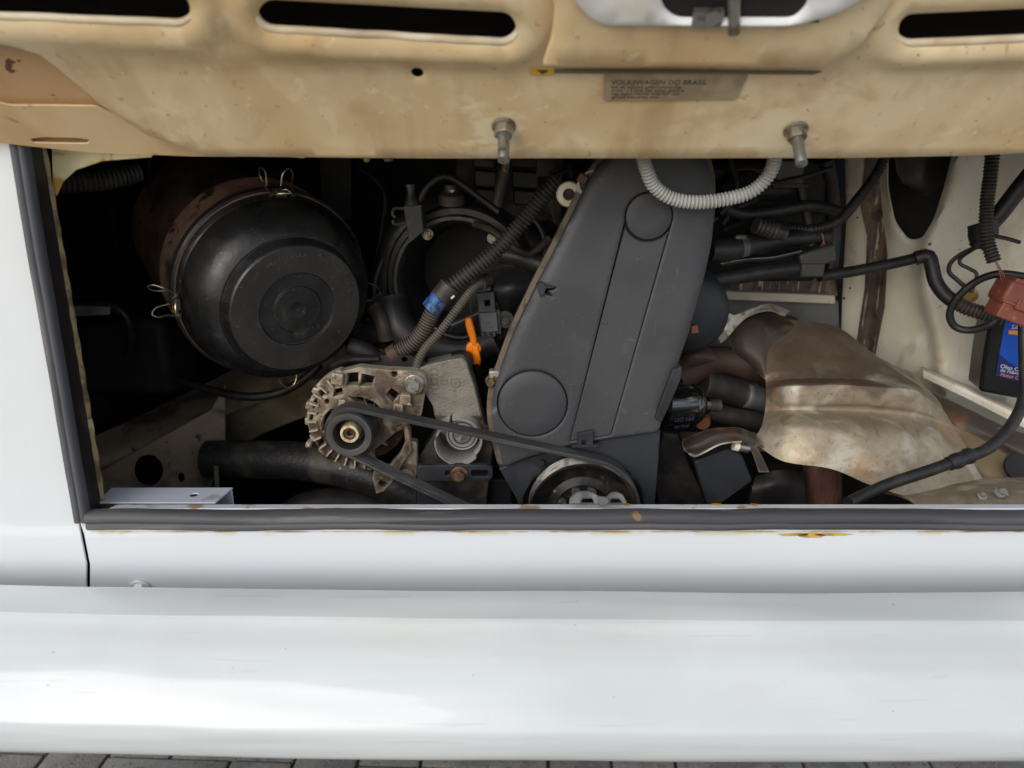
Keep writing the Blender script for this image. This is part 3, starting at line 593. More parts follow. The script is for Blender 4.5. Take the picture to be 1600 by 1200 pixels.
def clip(px, py, full):
    t = angle_of(px, py); er = rtv * math.sin(t) + upv * math.cos(t); et = rtv * math.cos(t) - upv * math.sin(t)
    q = lambda a, r, h: fo + et * a + er * (RF + r) + AX * h
    loops = []
    ring = [q(.0115 * math.cos(s), .003 + .0185 * math.sin(s), .006 + .003 * math.sin(s)) for s in [math.pi * i / 12 for i in range(13)]]
    if full: ring = [q(.0125 * math.cos(s), .003 + .006 * math.sin(s), .010 + .014 * math.sin(s)) for s in [math.pi * i / 12 for i in range(13)]]
    loops.append(tube([q(.0115, -.002, -.004)] + ring + [q(-.0115, -.002, -.004)], .0010, 7, .0015))
    if full:
        for sg_ in (-1, 1):
            loops.append(tube([q(sg_ * .012, .002, .010), q(sg_ * .014, .006, .002), q(sg_ * .016, .012, -.008), q(sg_ * .019, .021, -.014), q(sg_ * .016, .026, -.018), q(sg_ * .010, .020, -.020), q(sg_ * .008, .006, -.020)], .0010, 7, .0015))
        loops.append(tube([q(-.013, .002, .008), q(-.006, .008, .004), q(0, .005, -.001), q(.006, .008, .004), q(.013, .002, .008)], .0009, 7, .0015))
    obj('wire_clip', loops, 'wire_steel', air)
    if full: obj('clip_lug', box(q(0, .003, -.002), (.013, .007, .016), (et, er, AX)), 'black_cap', air, bevel=.001)
clip(437, 320, True); clip(286, 472, True); clip(449, 590, False); clip(578, 455, False)
bq = YP(.30)
obj('mounting_bracket', [plate(bq, bq.px([(228, 225), (234, 225), (238, 352), (244, 364), (300, 366), (330, 345), (330, 352), (302, 378), (236, 368), (229, 350)]), thick=.03, step=.02), plate(bq, bq.px([(240, 346), (262, 338), (330, 325), (300, 366), (244, 364)]), thick=.003, step=.02)], 'dark_metal', air)
hexbolt('bracket_bolt', bq.at(*bq.uv(253, 342), .001), (0, -1, .3), .006, air, 'zinc_dull')

# ------------------------------------------------------------------ alternator
AY = .122; ap = YP(AY); am = mpp(562, 656, AY)
ac = ap.uv(562, 656); RA = 86 * am
alt = thing('alternator', 'dusty cast aluminium alternator with slotted front below the air filter', 'alternator', P(562, 742, AY))
arc = []
for k in range(118):              # scalloped rim from the arm round the left side to the lower ear
    t = R(106 + (284 - 106) * k / 117); tooth = 0
    if t > R(140): tooth = .045 * (1 if math.sin((t - R(140)) * 19) > .35 else 0)
    r = RA * (.955 + tooth + (.035 if R(106) < t < R(138) else 0)); arc.append((ac[0] + r * math.cos(t), ac[1] + r * math.sin(t)))
arm = ap.px([(588, 772), (600, 768), (612, 756), (626, 730), (642, 706), (640, 680), (636, 664), (646, 652), (658, 649), (664, 612)]) + \
      [(ap.uv(650, 597)[0] + 16.5 * am * math.cos(R(a)), ap.uv(650, 597)[1] + 17.5 * am * math.sin(R(a))) for a in range(-20, 95, 12)] + ap.px([(600, 578), (560, 574)])
ear = ap.px([(582, 748)])
def ho(*p):
    q = ap.px(p); c = (sum(a[0] for a in q) / len(q), sum(a[1] for a in q) / len(q)); k = 1.22 if len(p) == 4 else 1.0
    return rounded([(c[0] + (a[0] - c[0]) * k, c[1] + (a[1] - c[1]) * k) for a in q], .0012, 3)
holes = [ho((544, 585), (558, 584), (559, 599), (543, 600)), ho((567, 586), (583, 589), (580, 601), (565, 600)), ho((524, 608), (534, 606), (536, 613), (523, 617)), ho((499, 612), (507, 606), (509, 615), (500, 620)), ho((489, 629), (495, 623), (496, 632), (490, 638)), ho((485, 648), (489, 643), (489, 654), (484, 657)), ho((494, 688), (503, 685), (507, 693), (499, 697)),
         circ(ap.uv(512, 626), 4 * am, 14), ho((527, 636), (518, 637), (508, 648), (503, 662), (504, 673), (512, 670), (518, 658), (525, 650)), ho((547, 617), (566, 618), (586, 626), (599, 638), (590, 643), (574, 636), (556, 629)),
         ho((612, 608), (623, 616), (614, 626), (604, 616)), ho((610, 642), (619, 638), (623, 646), (614, 650)), circ(ap.uv(616, 585), 5 * am, 16), circ(ap.uv(598, 756), 6.5 * am, 16), ho((515, 712), (527, 720), (522, 724), (512, 717)), ho((578, 706), (598, 690), (618, 674), (631, 670), (633, 690), (625, 710), (607, 732), (594, 736), (584, 722))]
def alth(u, v):
    d = math.hypot(u - ac[0], v - ac[1]) / RA; h = 0.006 * math.exp(-((d - .52) / .22) ** 2) + .0012 * mnoise.noise(Vector((u * 60, v * 60, 0)))
    bx, by = ap.uv(650, 597); e = math.hypot(u - bx, v - by) / (16 * am); h += .0045 / (1 + math.exp((e - .92) * 26))
    return h
obj('front_housing', plate(ap, arc + ear + arm, holes, thick=.016, h=alth, step=.0028, ch=.0010), 'alu_dirty', alt, 42)
cy = P(562, 656, AY + .012)
obj('stator_core', lathe([(0, 0), (RA * .84, 0), (RA * .9, .006), (RA * .9, .085), (0, .085)], cy + Vector((0, .010, 0)), (0, 1, 0), 48), 'copper_dark', alt)
obj('rear_housing', lathe([(RA * .93, .02), (RA * .96, .03), (RA * .93, .10), (RA * .6, .12), (0, .12)], cy, (0, 1, 0), 48), 'alu_dirty', alt)
for q in ((528, 590, 10), (536, 627, 6), (623, 636, 8), (484, 692, 5), (634, 622, 9)):
    u, v = ap.uv(q[0], q[1]); obj('casting_boss', plate(ap, rounded([(u - q[2] * am, v - q[2] * am * .8), (u + q[2] * am * .8, v - q[2] * am), (u + q[2] * am, v + q[2] * am * .8), (u - q[2] * am * .7, v + q[2] * am)], .002), thick=.012, h=lambda a, b: .0075, step=.004, ch=.001), 'alu_dirty', alt)
for q in ((524, 585, 3), (539, 637, 4), (485, 693, 3.5), (641, 629, 4), (534, 728, 3)):
    u, v = ap.uv(q[0], q[1]); obj('rivet', lathe([(0, 0), (q[2] * am, 0), (q[2] * am * .9, .002), (0, .003)], ap.at(u, v, .0066), (0, -1, 0), 14), 'zinc_dull', alt)
for k in range(15):               # raised cooling fins between the slots of the rim
    t = R(112 + 11.5 * k); e = Vector((math.cos(t), 0, math.sin(t))); f = Vector((-math.sin(t), 0, math.cos(t)))
    obj('fin', box(P(562, 656, AY) + e * RA * .85 + Vector((0, -.0025, 0)), (RA * .17, .007, .0022), (e, Vector((0, 1, 0)), f)), 'alu_dirty', alt, bevel=.0006)
bu, bv = ap.uv(648, 598)
hexbolt('arm_bolt', ap.at(bu, bv, .005), (0, -1, 0), .0078, alt)
obj('cooling_fan', [box(cy + Vector((math.cos(t) * RA * .5, -.001, math.sin(t) * RA * .5)), (RA * .42, .008, .0015), (Vector((math.cos(t + .5), 0, math.sin(t + .5))), Vector((0, 1, 0)), Vector((-math.sin(t + .5), 0, math.cos(t + .5))))) for t in [i * math.pi / 7 for i in range(14)]], 'zinc_dull', alt)
PY = .078                          # front plane of both pulleys
pc_ = P(545, 680, PY); RP = 36 * mpp(545, 680, PY)
obj('pulley', lathe([(RP * .66, .022), (RP * .68, .004), (RP * .70, .0005), (RP * .74, 0), (RP * .98, 0), (RP, .0015), (RP, .007), (RP * .93, .0085)] + [(RP * (.90 + .05 * (i % 2)), .009 + .0017 * i) for i in range(13)] + [(RP, .0315), (RP, .035), (RP * .6, .036), (RP * .5, .044)], pc_, (0, 1, 0), 64), 'pulley_black', alt)
obj('pulley_bowl', lathe([(RP * .68, .003), (RP * .66, .020), (RP * .60, .024), (RP * .36, .026), (0, .026)], pc_, (0, 1, 0), 48), 'pulley_bowl', alt)
sh = obj('shaft_nut', [lathe([(RP * .28, .004), (RP * .31, .0025), (RP * .40, .003), (RP * .42, .006), (RP * .42, .026)], pc_, (0, 1, 0), 32)], 'bearing_cream', alt)
obj('shaft_end', [lathe([(RP * .12, .010), (RP * .13, .006), (RP * .2, .005), (RP * .29, .0055), (RP * .29, .02)], pc_, (0, 1, 0), 24), lathe([(0, .012), (RP * .13, .0118)], pc_, (0, 1, 0), 12)], 'nut_rust', sh)
lb = YP(.128)
obj('lower_ear', plate(lb, rounded(lb.px([(640, 690), (651, 692), (652, 740), (648, 752), (618, 744), (616, 733), (634, 722), (632, 705)]), .003), thick=.014, step=.005, ch=.001, h=lambda u, v: .001 * mnoise.noise(Vector((u * 80, v * 80, 0)))), 'alu_dirty', alt)
obj('ear_bushing', lathe([(.003, .002), (.004, 0), (.0085, 0), (.009, .002), (.009, .01)], lb.at(*lb.uv(636, 743), .002), (0, 1, 0), 24), 'zinc_dull', alt)

# ------------------------------------------------------------------ crank pulley and belt
cc = P(911, 803, PY + .004); RC = 84.5 * mpp(911, 803, PY + .004)
crank = thing('crank_pulley', 'dark grooved crankshaft pulley behind the latch on the lower lip', 'pulley', cc + Vector((0, 0, -RC)))
obj('pulley_disc', lathe([(0, .010), (RC * .48, .010), (RC * .52, .008), (RC * .66, .012), (RC * .80, .010), (RC * .9, .004), (RC * .945, .0005), (RC * .975, .0), (RC * .995, .002)], cc, (0, 1, 0), 96), 'crank_steel', crank)
obj('groove_ring', lathe([(RC * .995, .0015)] + [(RC * (1.0 if i % 2 == 0 else .935), .002 + .0018 * i) for i in range(13)] + [(RC * 1.0, .0255), (RC * .8, .027)], cc, (0, 1, 0), 96), 'groove_steel', crank, 20)
for a in (70, 110, 160, 200, 290, 340):
    t = R(a - 2); r = RC * .42 * (1.0); q = cc + Vector((math.cos(t) * r, .010, math.sin(t) * r))
    obj('socket_screw', [lathe([(.0022, -.0038), (.0026, -.0066), (.0048, -.0068), (.0054, -.0055), (.0054, .002)], q, (0, 1, 0), 20), lathe([(0, -.004), (.0024, -.004)], q, (0, 1, 0), 6)], 'zinc', crank)
A2 = Vector((pc_.x, pc_.z)); B2 = Vector((cc.x, cc.z)); ra, rb = RP * .985, RC * 1.012
dv = B2 - A2; D_ = dv.length; base = math.atan2(dv.y, dv.x); al = math.acos((ra - rb) / D_)
loop = []
n1 = 36
for i in range(n1 + 1): t = base + al + (2 * math.pi - 2 * al) * i / n1; loop.append(A2 + Vector((math.cos(t), math.sin(t))) * ra)
for i in range(1, 41):            # lower run
    pass
t0 = base - al
pB0 = B2 + Vector((math.cos(t0), math.sin(t0))) * rb
st_ = loop[-1].copy()
for i in range(1, 40): loop.append(st_.lerp(pB0, i / 40))
for i in range(n1 + 1): t = base - al + 2 * al * i / n1; loop.append(B2 + Vector((math.cos(t), math.sin(t))) * rb)
st_ = loop[-1].copy()
for i in range(1, 40): loop.append(st_.lerp(loop[0], i / 40))
Bw = [(.0082, 0), (.0078, .0030), (.0092, .0042), (.0265, .0042), (.0279, .0030), (.0275, 0)] + [(.0272 - .0019 * i, -.0012 if i % 2 == 0 else .0003) for i in range(10)]
V = []; Fc = []; nL = len(loop); kb = len(Bw)
for i in range(nL):
    t = (loop[(i + 1) % nL] - loop[i - 1]).normalized(); nrm = Vector((t.y, -t.x))
    if nrm.dot(loop[i] - (A2 + B2) / 2) < 0 and (i < n1 or n1 + 40 < i < 2 * n1 + 40): nrm = -nrm
    nrm = Vector((t.y, -t.x))
    for q in Bw: p2 = loop[i] + nrm * q[1]; V.append(Vector((p2.x, PY + q[0], p2.y)))
for i in range(nL):
    for j in range(kb): Fc.append((i * kb + j, i * kb + (j + 1) % kb, ((i + 1) % nL) * kb + (j + 1) % kb, ((i + 1) % nL) * kb + j))
belt = tag(obj('drive_belt', (V, Fc), 'belt_rubber', None, 30), 'worn black ribbed drive belt running from the alternator to the crankshaft pulley', 'belt')

# ------------------------------------------------------------------ alternator bracket with idler ring
KB = YP(.135); km = mpp(710, 660, .135)
brk = thing('alternator_bracket', 'pale cast aluminium engine bracket between alternator and timing cover', 'bracket', P(710, 785, .135))
bo = KB.px([(652, 577), (668, 571), (700, 563), (722, 560), (729, 566), (734, 582), (741, 600), (747, 624), (752, 646), (757, 668), (760, 684), (700, 690), (682, 680), (680, 660), (678, 646), (676, 634), (667, 622), (660, 600)])
KL = YP(.146)
obj('lower_casting', plate(KL, rounded(KL.px([(690, 660), (762, 664), (770, 700), (766, 740), (758, 800), (652, 800), (652, 716), (672, 690)]), .004), thick=.03, step=.006, ch=.0015, h=lambda u, v: .001 * mnoise.noise(Vector((u * 60, v * 60, 0)))), 'steel_dark', brk)
obj('casting', plate(KB, rounded(bo, .004), thick=.03, step=.004, ch=.0015, h=lambda u, v: -.010 / (1 + math.exp((v - KB.uv(700, 655)[1]) * 700)) + .0006 * mnoise.noise(Vector((u * 70, v * 70, 0)))), 'alu_cast', brk)
kt = YP(.150)
obj('top_flange', plate(kt, rounded(kt.px([(648, 585), (655, 572), (690, 561), (718, 553), (735, 557), (740, 575), (730, 590), (660, 590)]), .004), thick=.02, step=.006, ch=.002), 'blue_grey', brk)
em = []
u0, v0 = KB.uv(678, 588)
for k in range(4): em.append(lathe([(.0034, 0), (.0036, .0006), (.0046, .0006), (.0048, 0)], KB.at(u0 + .0002 * k, v0 - k * .0056 + .005, .0001), (0, -1, 0), 20))
em.append(text_on(KB, 'VW', .012, u0 - .0005, v0 - .0225, R(95), .0001, .0003))
u1, v1 = KB.uv(712, 598)
em += [lathe([(.0045, 0), (.0047, .0005), (.0054, .0005), (.0056, 0)], KB.at(u1, v1, .0001), (0, -1, 0), 24), text_on(KB, 'R', .006, u1, v1, R(90), .0001), text_on(KB, 'H', .006, u1 - .001, v1 - .009, R(90), .0001), text_on(KB, '5  D', .006, u1 - .001, v1 - .019, R(90), .0001)]
em.append(plate(Pl(KB.at(0, 0, .0004)), rounded([(u1 - .017, v1 - .002), (u1 - .009, v1 - .002), (u1 - .009, v1 + .004), (u1 - .017, v1 + .004)], .001), [rounded([(u1 - .0163, v1 - .0013), (u1 - .0097, v1 - .0013), (u1 - .0097, v1 + .0033), (u1 - .0163, v1 + .0033)], .001)], thick=.0005, step=.004, ch=.0001))
obj('embossed_marks', em, 'mark_metal', brk)
rc = P(717, 689, .118); rr_ = 37.5 * mpp(717, 689, .118)
ang = lambda a0, a1: (R(a0), R(a1))
# frame((0,-1,0)): x axis = world -x ... arcs split where the photograph shows notches
def ring_arc(a0, a1, y0, y1, r0, r1, m, nm):
    V = []; Fc = []; n = 40; prof = [(r1, y1), (r1, y0 + .001), (r1 - .0007, y0), (r0 + .0007, y0), (r0, y0 + .001), (r0, y1)]
    for k in range(n + 1):
        t = R(a0 + (a1 - a0) * k / n)
        for r, y in prof: V.append(Vector((rc.x + r * math.cos(t), y, rc.z + r * math.sin(t))))
    for k in range(n):
        for i in range(6): Fc.append((k * 6 + i, (k + 1) * 6 + i, (k + 1) * 6 + (i + 1) % 6, k * 6 + (i + 1) % 6))
    Fc += [tuple(range(6)), tuple(n * 6 + i for i in range(6))[::-1]]
    return V, Fc
obj('idler_shroud', [ring_arc(112, 158, .108, .15, rr_ * .9, rr_ * 1.0, '', ''), ring_arc(172, 318, .110, .15, rr_ * .92, rr_ * 1.0, '', ''), ring_arc(318, 466, .120, .15, rr_ * .86, rr_ * .99, '', '')], 'alu_ring', brk)
ic = P(722, 680, .128)
ir = 25.5 * mpp(722, 680, .128)
obj('idler_cap', lathe([(ir * 1.0, .02), (ir, .002), (ir * .96, 0), (ir * .86, 0), (ir * .83, .0015), (ir * .80, .0015), (ir * .78, 0), (ir * .60, -.0005), (ir * .57, .002), (ir * .52, .002), (ir * .49, -.0005), (ir * .2, -.001), (0, -.001)], ic, (0, 1, 0), 48), 'alu_ring', brk)
sb = YP(.105)
obj('slotted_bar', plate(sb, rounded(sb.px([(652, 728), (762, 727), (770, 732), (770, 747), (763, 752), (652, 752)]), .004), [rounded(sb.px([(736, 735), (763, 735), (763, 745), (736, 745)]), .003), rounded(sb.px([(696, 736), (702, 735), (702, 743), (696, 744)]), .001)], thick=.008, step=.006, ch=.0008), 'cover_low', brk)
hexbolt('adjuster_bolt', sb.at(*sb.uv(718, 741), .0005), (0, -1, 0), .0068, brk, 'nut_rust')
obj('engine_block', [box(P(700, 775, .17) + Vector((.02, .02, -.02)), (.12, .05, .09)), box(P(790, 700, .24), (.10, .08, .22))], 'dark_metal', brk, bevel=.003)

# ------------------------------------------------------------------ timing belt cover
TP = YP(.105); tm = mpp(940, 480, .105)
tcv = thing('timing_belt_cover', 'large slanted matt grey plastic timing belt cover in the middle', 'engine cover', P(905, 785, .105))
tout = TP.px([(1032, 655), (1031, 674), (960, 684), (884, 697), (820, 716), (786, 731), (780, 700), (770, 664), (768, 636), (771, 612), (782, 580), (803, 522), (823, 481), (843, 440), (860, 408), (876, 376), (897, 333), (916, 292), (935, 262), (955, 241), (978, 222), (1005, 208), (1045, 204), (1080, 216), (1103, 240), (1116, 276), (1119, 320), (1113, 380), (1103, 427), (1090, 473), (1077, 520), (1062, 567), (1048, 612)])
tout = rounded(tout, .006, 3)
d1 = TP.uv(832, 631); r1_ = 57 * tm; d2 = TP.uv(1014, 338); r2_ = 36 * tm
def seg_d(p, a, b):
    ax_, ay_ = b[0] - a[0], b[1] - a[1]; t = max(0, min(1, ((p[0] - a[0]) * ax_ + (p[1] - a[1]) * ay_) / (ax_ * ax_ + ay_ * ay_))); return math.hypot(p[0] - a[0] - ax_ * t, p[1] - a[1] - ay_ * t), ((p[0] - a[0]) * ay_ - (p[1] - a[1]) * ax_) / math.hypot(ax_, ay_), t
L1 = (TP.uv(884, 698), TP.uv(977, 346)); L2 = (TP.uv(950, 688), TP.uv(1050, 344))
sg = lambda x: 1 / (1 + math.exp(max(-40, min(40, -x))))
TOUT = np.array(dens(tout, .004))
def tch(u, v):
    h = .0004 * mnoise.noise(Vector((u * 14, v * 14, 3)))
    de = np.sqrt(((TOUT - np.array((u, v))) ** 2).sum(1)).min()
    if v > TP.uv(800, 640)[1]: h -= .006 * math.exp(-de / .0045)
    return h
nk = rounded(TP.px([(851, 448), (868, 449), (865, 453), (856, 454), (864, 463), (852, 460)]), .0006)
Gp = .00045
arcp = lambda r, a0, a1, n=22: [(d2[0] + r * math.cos(R(a0 + (a1 - a0) * k / n)), d2[1] + r * math.sin(R(a0 + (a1 - a0) * k / n))) for k in range(n + 1)]
bandh = TP.px([(890, 690)]) + arcp(r2_ + Gp, 190, -12) + TP.px([(955, 680)])
bandi = inset(ccw(TP.px([(890, 690)]) + arcp(r2_ + Gp * 2, 200, 330) + TP.px([(955, 680)])), Gp * 1.2)
bossh = circ(d1, r1_ + Gp, 72)
obj('upper_cover', plate(TP, tout, [nk, bandh, bossh], thick=.035, h=tch, step=.0035, ch=.0006), 'cover_grey', tcv, 60)
obj('centre_panel', plate(TP, bandi, thick=.02, step=.006, ch=.0012, h=lambda u, v: .0006), 'cover_grey', tcv)
obj('round_boss', lathe([(0, .0022), (r1_ * .5, .0022), (r1_ - .0028, .0020), (r1_ - .0014, .0012), (r1_ - .0007, -.0003), (r1_ - .0007, -.02)], TP.at(*d1, 0), (0, -1, 0), 96), 'cover_grey', tcv, 60)
obj('round_boss', lathe([(0, .0008), (r2_ * .5, .0008), (r2_ - .0022, .0008), (r2_ - .0012, .0002), (r2_ - .0008, -.001), (r2_ - .0008, -.02)], TP.at(*d2, 0), (0, -1, 0), 80), 'cover_grey', tcv, 60)
obj('cover_web', plate(YP(.111), inset(ccw(YP(.111).px([(1030, 650), (1028, 668), (884, 690), (800, 712), (785, 660), (786, 610), (820, 520), (900, 350), (950, 270), (1000, 230), (1080, 240), (1105, 300), (1095, 420), (1055, 560)])), .002), thick=.004, step=.02), 'dark_void', tcv)
gp = YP(.124)
gout = gp.px([(1034, 655), (1030, 676), (960, 684), (884, 697), (790, 735), (777, 725), (762, 664), (760, 636), (763, 606), (774, 574), (795, 516), (815, 474), (835, 433), (852, 400), (868, 369), (889, 326), (908, 285), (927, 255), (947, 233), (972, 214), (1005, 200), (1045, 198), (1082, 210), (1108, 236), (1118, 276), (1118, 320), (1112, 380), (1102, 427), (1089, 473), (1076, 520), (1060, 567), (1046, 612)])
obj('back_plate', plate(gp, rounded(gout, .01, 3), thick=.012, step=.01), 'gasket_edge', tcv)
obj('side_lip', plate(YP(.098), YP(.098).px([(1052, 578), (1066, 574), (1064, 592), (1044, 640), (1034, 660), (1024, 655), (1030, 636)]), thick=.03, step=.006, ch=.001), 'cover_low', tcv)
LP = YP(.112)
lout = LP.px([(780, 733), (822, 716), (884, 697), (960, 684), (1032, 673), (1028, 735), (1022, 800), (1000, 830), (830, 830), (806, 778)])
cen = LP.uv(911, 803); rcut = 93 * mpp(911, 803, .112)
obj('lower_cover', plate(LP, lout, [circ(cen, rcut, 48)] if False else (), thick=.02, step=.005, ch=.001, h=lambda u, v: -.014 * sg((rcut - math.hypot(u - cen[0], v - cen[1])) / .0008)), 'cover_low', tcv)
CP = YP(.098)
obj('cover_clip', [plate(CP, CP.px([(902, 678), (927, 673), (927, 697), (916, 697), (916, 688), (909, 688), (909, 697), (902, 697)]), thick=.012, step=.006, ch=.0005), plate(CP, CP.px([(893, 696), (936, 695), (932, 699), (893, 700)]), thick=.012, step=.006, ch=.0004)], 'cover_low', tcv)
obj('edge_clip', plate(YP(.100), YP(.100).px([(838, 446), (846, 441), (853, 447), (868, 448), (867, 450), (853, 451), (850, 461), (843, 464)]), thick=.016, step=.005, ch=.0006), 'cover_low', tcv)
obj('moulding_pip', lathe([(0, .0015), (.0016, .0013), (.002, 0)], TP.at(*TP.uv(946, 504), .0008), (0, -1, 0), 14), 'cover_grey', tcv)
obj('cover_screw', lathe([(0, .004), (.0035, .004), (.0045, .002), (.0045, 0)], LP.at(*LP.uv(846, 722), 0), (0, -1, 0), 20), 'cover_low', tcv)
hexbolt('side_bolt', P(769, 596, .118), (-.4, -1, 0), .0055, tcv, 'nut_rust')
obj('side_bracket', box(P(774, 584, .122), (.014, .012, .010)), 'alu_cast', tcv, bevel=.002)

# ------------------------------------------------------------------ intake manifold
IP = YP(.27)
man = thing('intake_manifold', 'black plastic intake manifold with a wide round throat behind the hoses', 'manifold', P(720, 560, .27))
ic_ = P(716, 440, .27); im = mpp(716, 440, .27)
obj('throat', lathe([(82 * im, .10), (86 * im, .02), (93 * im, .0), (98 * im, -.004), (112 * im, -.002), (117 * im, .006), (121 * im, .03), (126 * im, .09)], ic_, Vector((.12, 1, -.05)), 80), 'black_plastic', man)
obj('throat_lip', lathe([(90 * im, .004), (92 * im, -.008), (95 * im, -.011), (100 * im, -.011), (103 * im, -.008), (104 * im, .004)], ic_, Vector((.12, 1, -.05)), 80), 'plastic_worn', man)
obj('throat_back', lathe([(0, .10), (84 * im, .10)], ic_, Vector((.12, 1, -.05)), 40), 'dark_void', man)
ra_ = [P(605, 480, .31), P(604, 430, .31), P(618, 378, .31), P(655, 340, .31), P(700, 326, .31), P(750, 334, .31), P(795, 362, .31), P(835, 385, .31), P(870, 400, .31)]
obj('outer_runner', tube(ra_, lambda s: .016 + .003 * math.sin(s * 3), 14), 'black_plastic', man)
obj('lower_runner', tube([P(612, 470, .27), P(622, 505, .255), P(645, 530, .25), P(690, 545, .25), P(735, 545, .25), P(775, 530, .25)], .021, 16), 'black_plastic', man)
obj('side_runner', [net([[P(735, 500, .25), P(735, 460, .235), P(745, 425, .25)], [P(780, 500, .24), P(785, 455, .215), P(790, 415, .24)], [P(815, 480, .24), P(820, 450, .22), P(825, 415, .245)], [P(860, 470, .26), P(865, 440, .25), P(870, 410, .27)]], 8, 8, .004)], 'black_plastic', man)
obj('mount_post', [plate(YP(.235), YP(.235).px([(630, 322), (658, 320), (662, 362), (640, 380), (634, 350)]), thick=.03, step=.006, ch=.001), tube([P(644, 322, .245), P(642, 305, .245), P(641, 292, .245)], lambda s: .0095 - .004 * min(1, s * 1.6), 12), lathe([(0, 0), (.0065, 0), (.0065, .003), (0, .003)], P(641, 292, .245), (0, 0, 1), 14)], 'black_plastic', man)
obj('hook', tube([P(632, 326, .24), P(616, 326, .24), P(613, 334, .24), P(618, 340, .24)], .002, 8), 'black_plastic', man)
obj('hook', tube([P(632, 349, .24), P(616, 350, .24), P(614, 344, .24)], .002, 8), 'black_plastic', man)
obj('clamp_band', tube([P(742, 350, .262), P(768, 360, .24), P(800, 385, .225), P(825, 397, .228), P(842, 388, .23), P(858, 372, .235)], .0048, 10), 'hose_black', man)
obj('support_rib', net([[P(700, 505, .23), P(735, 490, .225), P(775, 470, .22)], [P(705, 512, .226), P(738, 497, .22), P(778, 477, .216)], [P(690, 540, .24), P(740, 528, .235), P(790, 505, .235)]], 6, 6, .003), 'black_plastic', man)

# map sensor on the manifold
SP = Pl(P(764, 502, .205), (.98, .1, .05), (-.06, .15, 1))
sen = thing('pressure_sensor', 'small square grey pressure sensor with plug beside the orange dipstick', 'sensor', P(764, 525, .205))
sq = rounded([SP.uv(749, 489), SP.uv(776, 487), SP.uv(779, 518), SP.uv(752, 520)], .001)
obj('sensor_face', plate(SP, sq, thick=.010, step=.004, ch=.0008), 'sensor_grey', sen)
obj('sensor_mark', [text_on(SP, 'O  B', .0035, *SP.uv(766, 493), 0), text_on(SP, '03C', .003, *SP.uv(764, 505), 0), text_on(SP, '0 261 230', .0022, *SP.uv(765, 512), 0)], 'emboss_dim', sen)
obj('sensor_rim', [plate(Pl(SP.at(0, 0, -.003), SP.u, SP.v), rounded([SP.uv(746, 486), SP.uv(782, 484), SP.uv(784, 522), SP.uv(752, 525)], .002), thick=.008, step=.006)], 'black_plastic', sen)
obj('sensor_ear', [plate(Pl(SP.at(0, 0, -.006), SP.u, SP.v), circ(SP.uv(790, 500), 14 * mpp(790, 500, .2), 24), thick=.006, step=.006), lathe([(0, .003), (.0045, .003), (.005, 0)], SP.at(*SP.uv(790, 502), -.006), SP.n, 18)], 'black_plastic', sen)
obj('sensor_teeth', [box(SP.at(*SP.uv(754 + 9 * k, 522), -.001), (.0035, .006, .006), (SP.u, SP.v, SP.n)) for k in range(3)], 'black_plastic', sen, bevel=.0006)
obj('plug', [plate(Pl(SP.at(0, 0, .001), SP.u, SP.v), rounded([SP.uv(744, 458), SP.uv(772, 455), SP.uv(775, 488), SP.uv(748, 489)], .002), [rounded([SP.uv(757, 470), SP.uv(765, 469), SP.uv(766, 477), SP.uv(758, 478)], .0006)], thick=.014, step=.005, ch=.001), plate(Pl(SP.at(0, 0, -.004), SP.u, SP.v), rounded([SP.uv(735, 438), SP.uv(762, 430), SP.uv(770, 455), SP.uv(745, 460)], .004), thick=.012, step=.005, ch=.0015)], 'black_plastic', sen)

# dipstick
dip = thing('dipstick', 'bright orange plastic dipstick handle above the aluminium bracket', 'dipstick', P(742, 572, .185))
DP = YP(.175)
hd = catmull([Vector((*q, 0)) for q in DP.px([(727, 500), (732, 497), (737, 500), (741, 515), (745, 532), (744, 543), (737, 541), (733, 528), (728, 512)])], 4, True)
obj('handle', plate(DP, [(q.x, q.y) for q in hd], thick=.006, step=.004, ch=.002), 'orange_plastic', dip, 60)
obj('collar', [plate(Pl(DP.at(0, 0, -.001)), [(q.x, q.y) for q in catmull([Vector((*q, 0)) for q in DP.px([(728, 543), (733, 536), (745, 536), (752, 545), (749, 552), (738, 556), (729, 552)])], 4, True)], thick=.008, step=.004, ch=.0015)], 'orange_plastic', dip, 60)
obj('stem', [plate(Pl(DP.at(0, 0, .001)), rounded(DP.px([(738, 540), (747, 540), (751, 560), (749, 569), (738, 570), (737, 560)]), .0015), thick=.010, step=.004, ch=.0012), plate(Pl(DP.at(0, 0, -.004)), rounded(DP.px([(735, 560), (752, 563), (750, 573), (740, 573)]), .001), thick=.006, step=.004)], 'orange_plastic', dip, 60)
obj('guide_tube', tube([P(743, 568, .18), P(750, 595, .19), P(765, 640, .2)], .0045, 10), 'dark_metal', dip)

# hoses across the manifold
def hp(*q): return [P(*p) for p in q]
t = thing('corrugated_hose', 'thick dusty corrugated wiring hose crossing in front of the manifold', 'hose', P(620, 555, .15))
obj('conduit', tube(hp((872, 282, .17), (850, 305, .17), (812, 352, .17), (775, 392, .165), (735, 425, .16), (706, 448, .157), (696, 460, .155)), .0098, 14, corr=(.0046, .0022)), 'hose_black', t)
obj('lower_conduit', tube(hp((690, 466, .155), (676, 488, .155), (662, 516, .155), (642, 538, .155), (617, 552, .155)), .0098, 14, corr=(.0034, .0016)), 'hose_rusty', t)
obj('collar', tube(hp((704, 446, .156), (688, 466, .154)), .0125, 16, smooth=False), 'hose_black', t, bevel=.001)
obj('blue_tape', tube(hp((689, 463, .154), (673, 483, .154)), .0112, 16, smooth=False), 'tape_blue', t)
obj('tie_tail', tube(hp((702, 462, .148), (707, 466, .146), (710, 462, .146)), .0014, 6), 'nylon_cream', t)
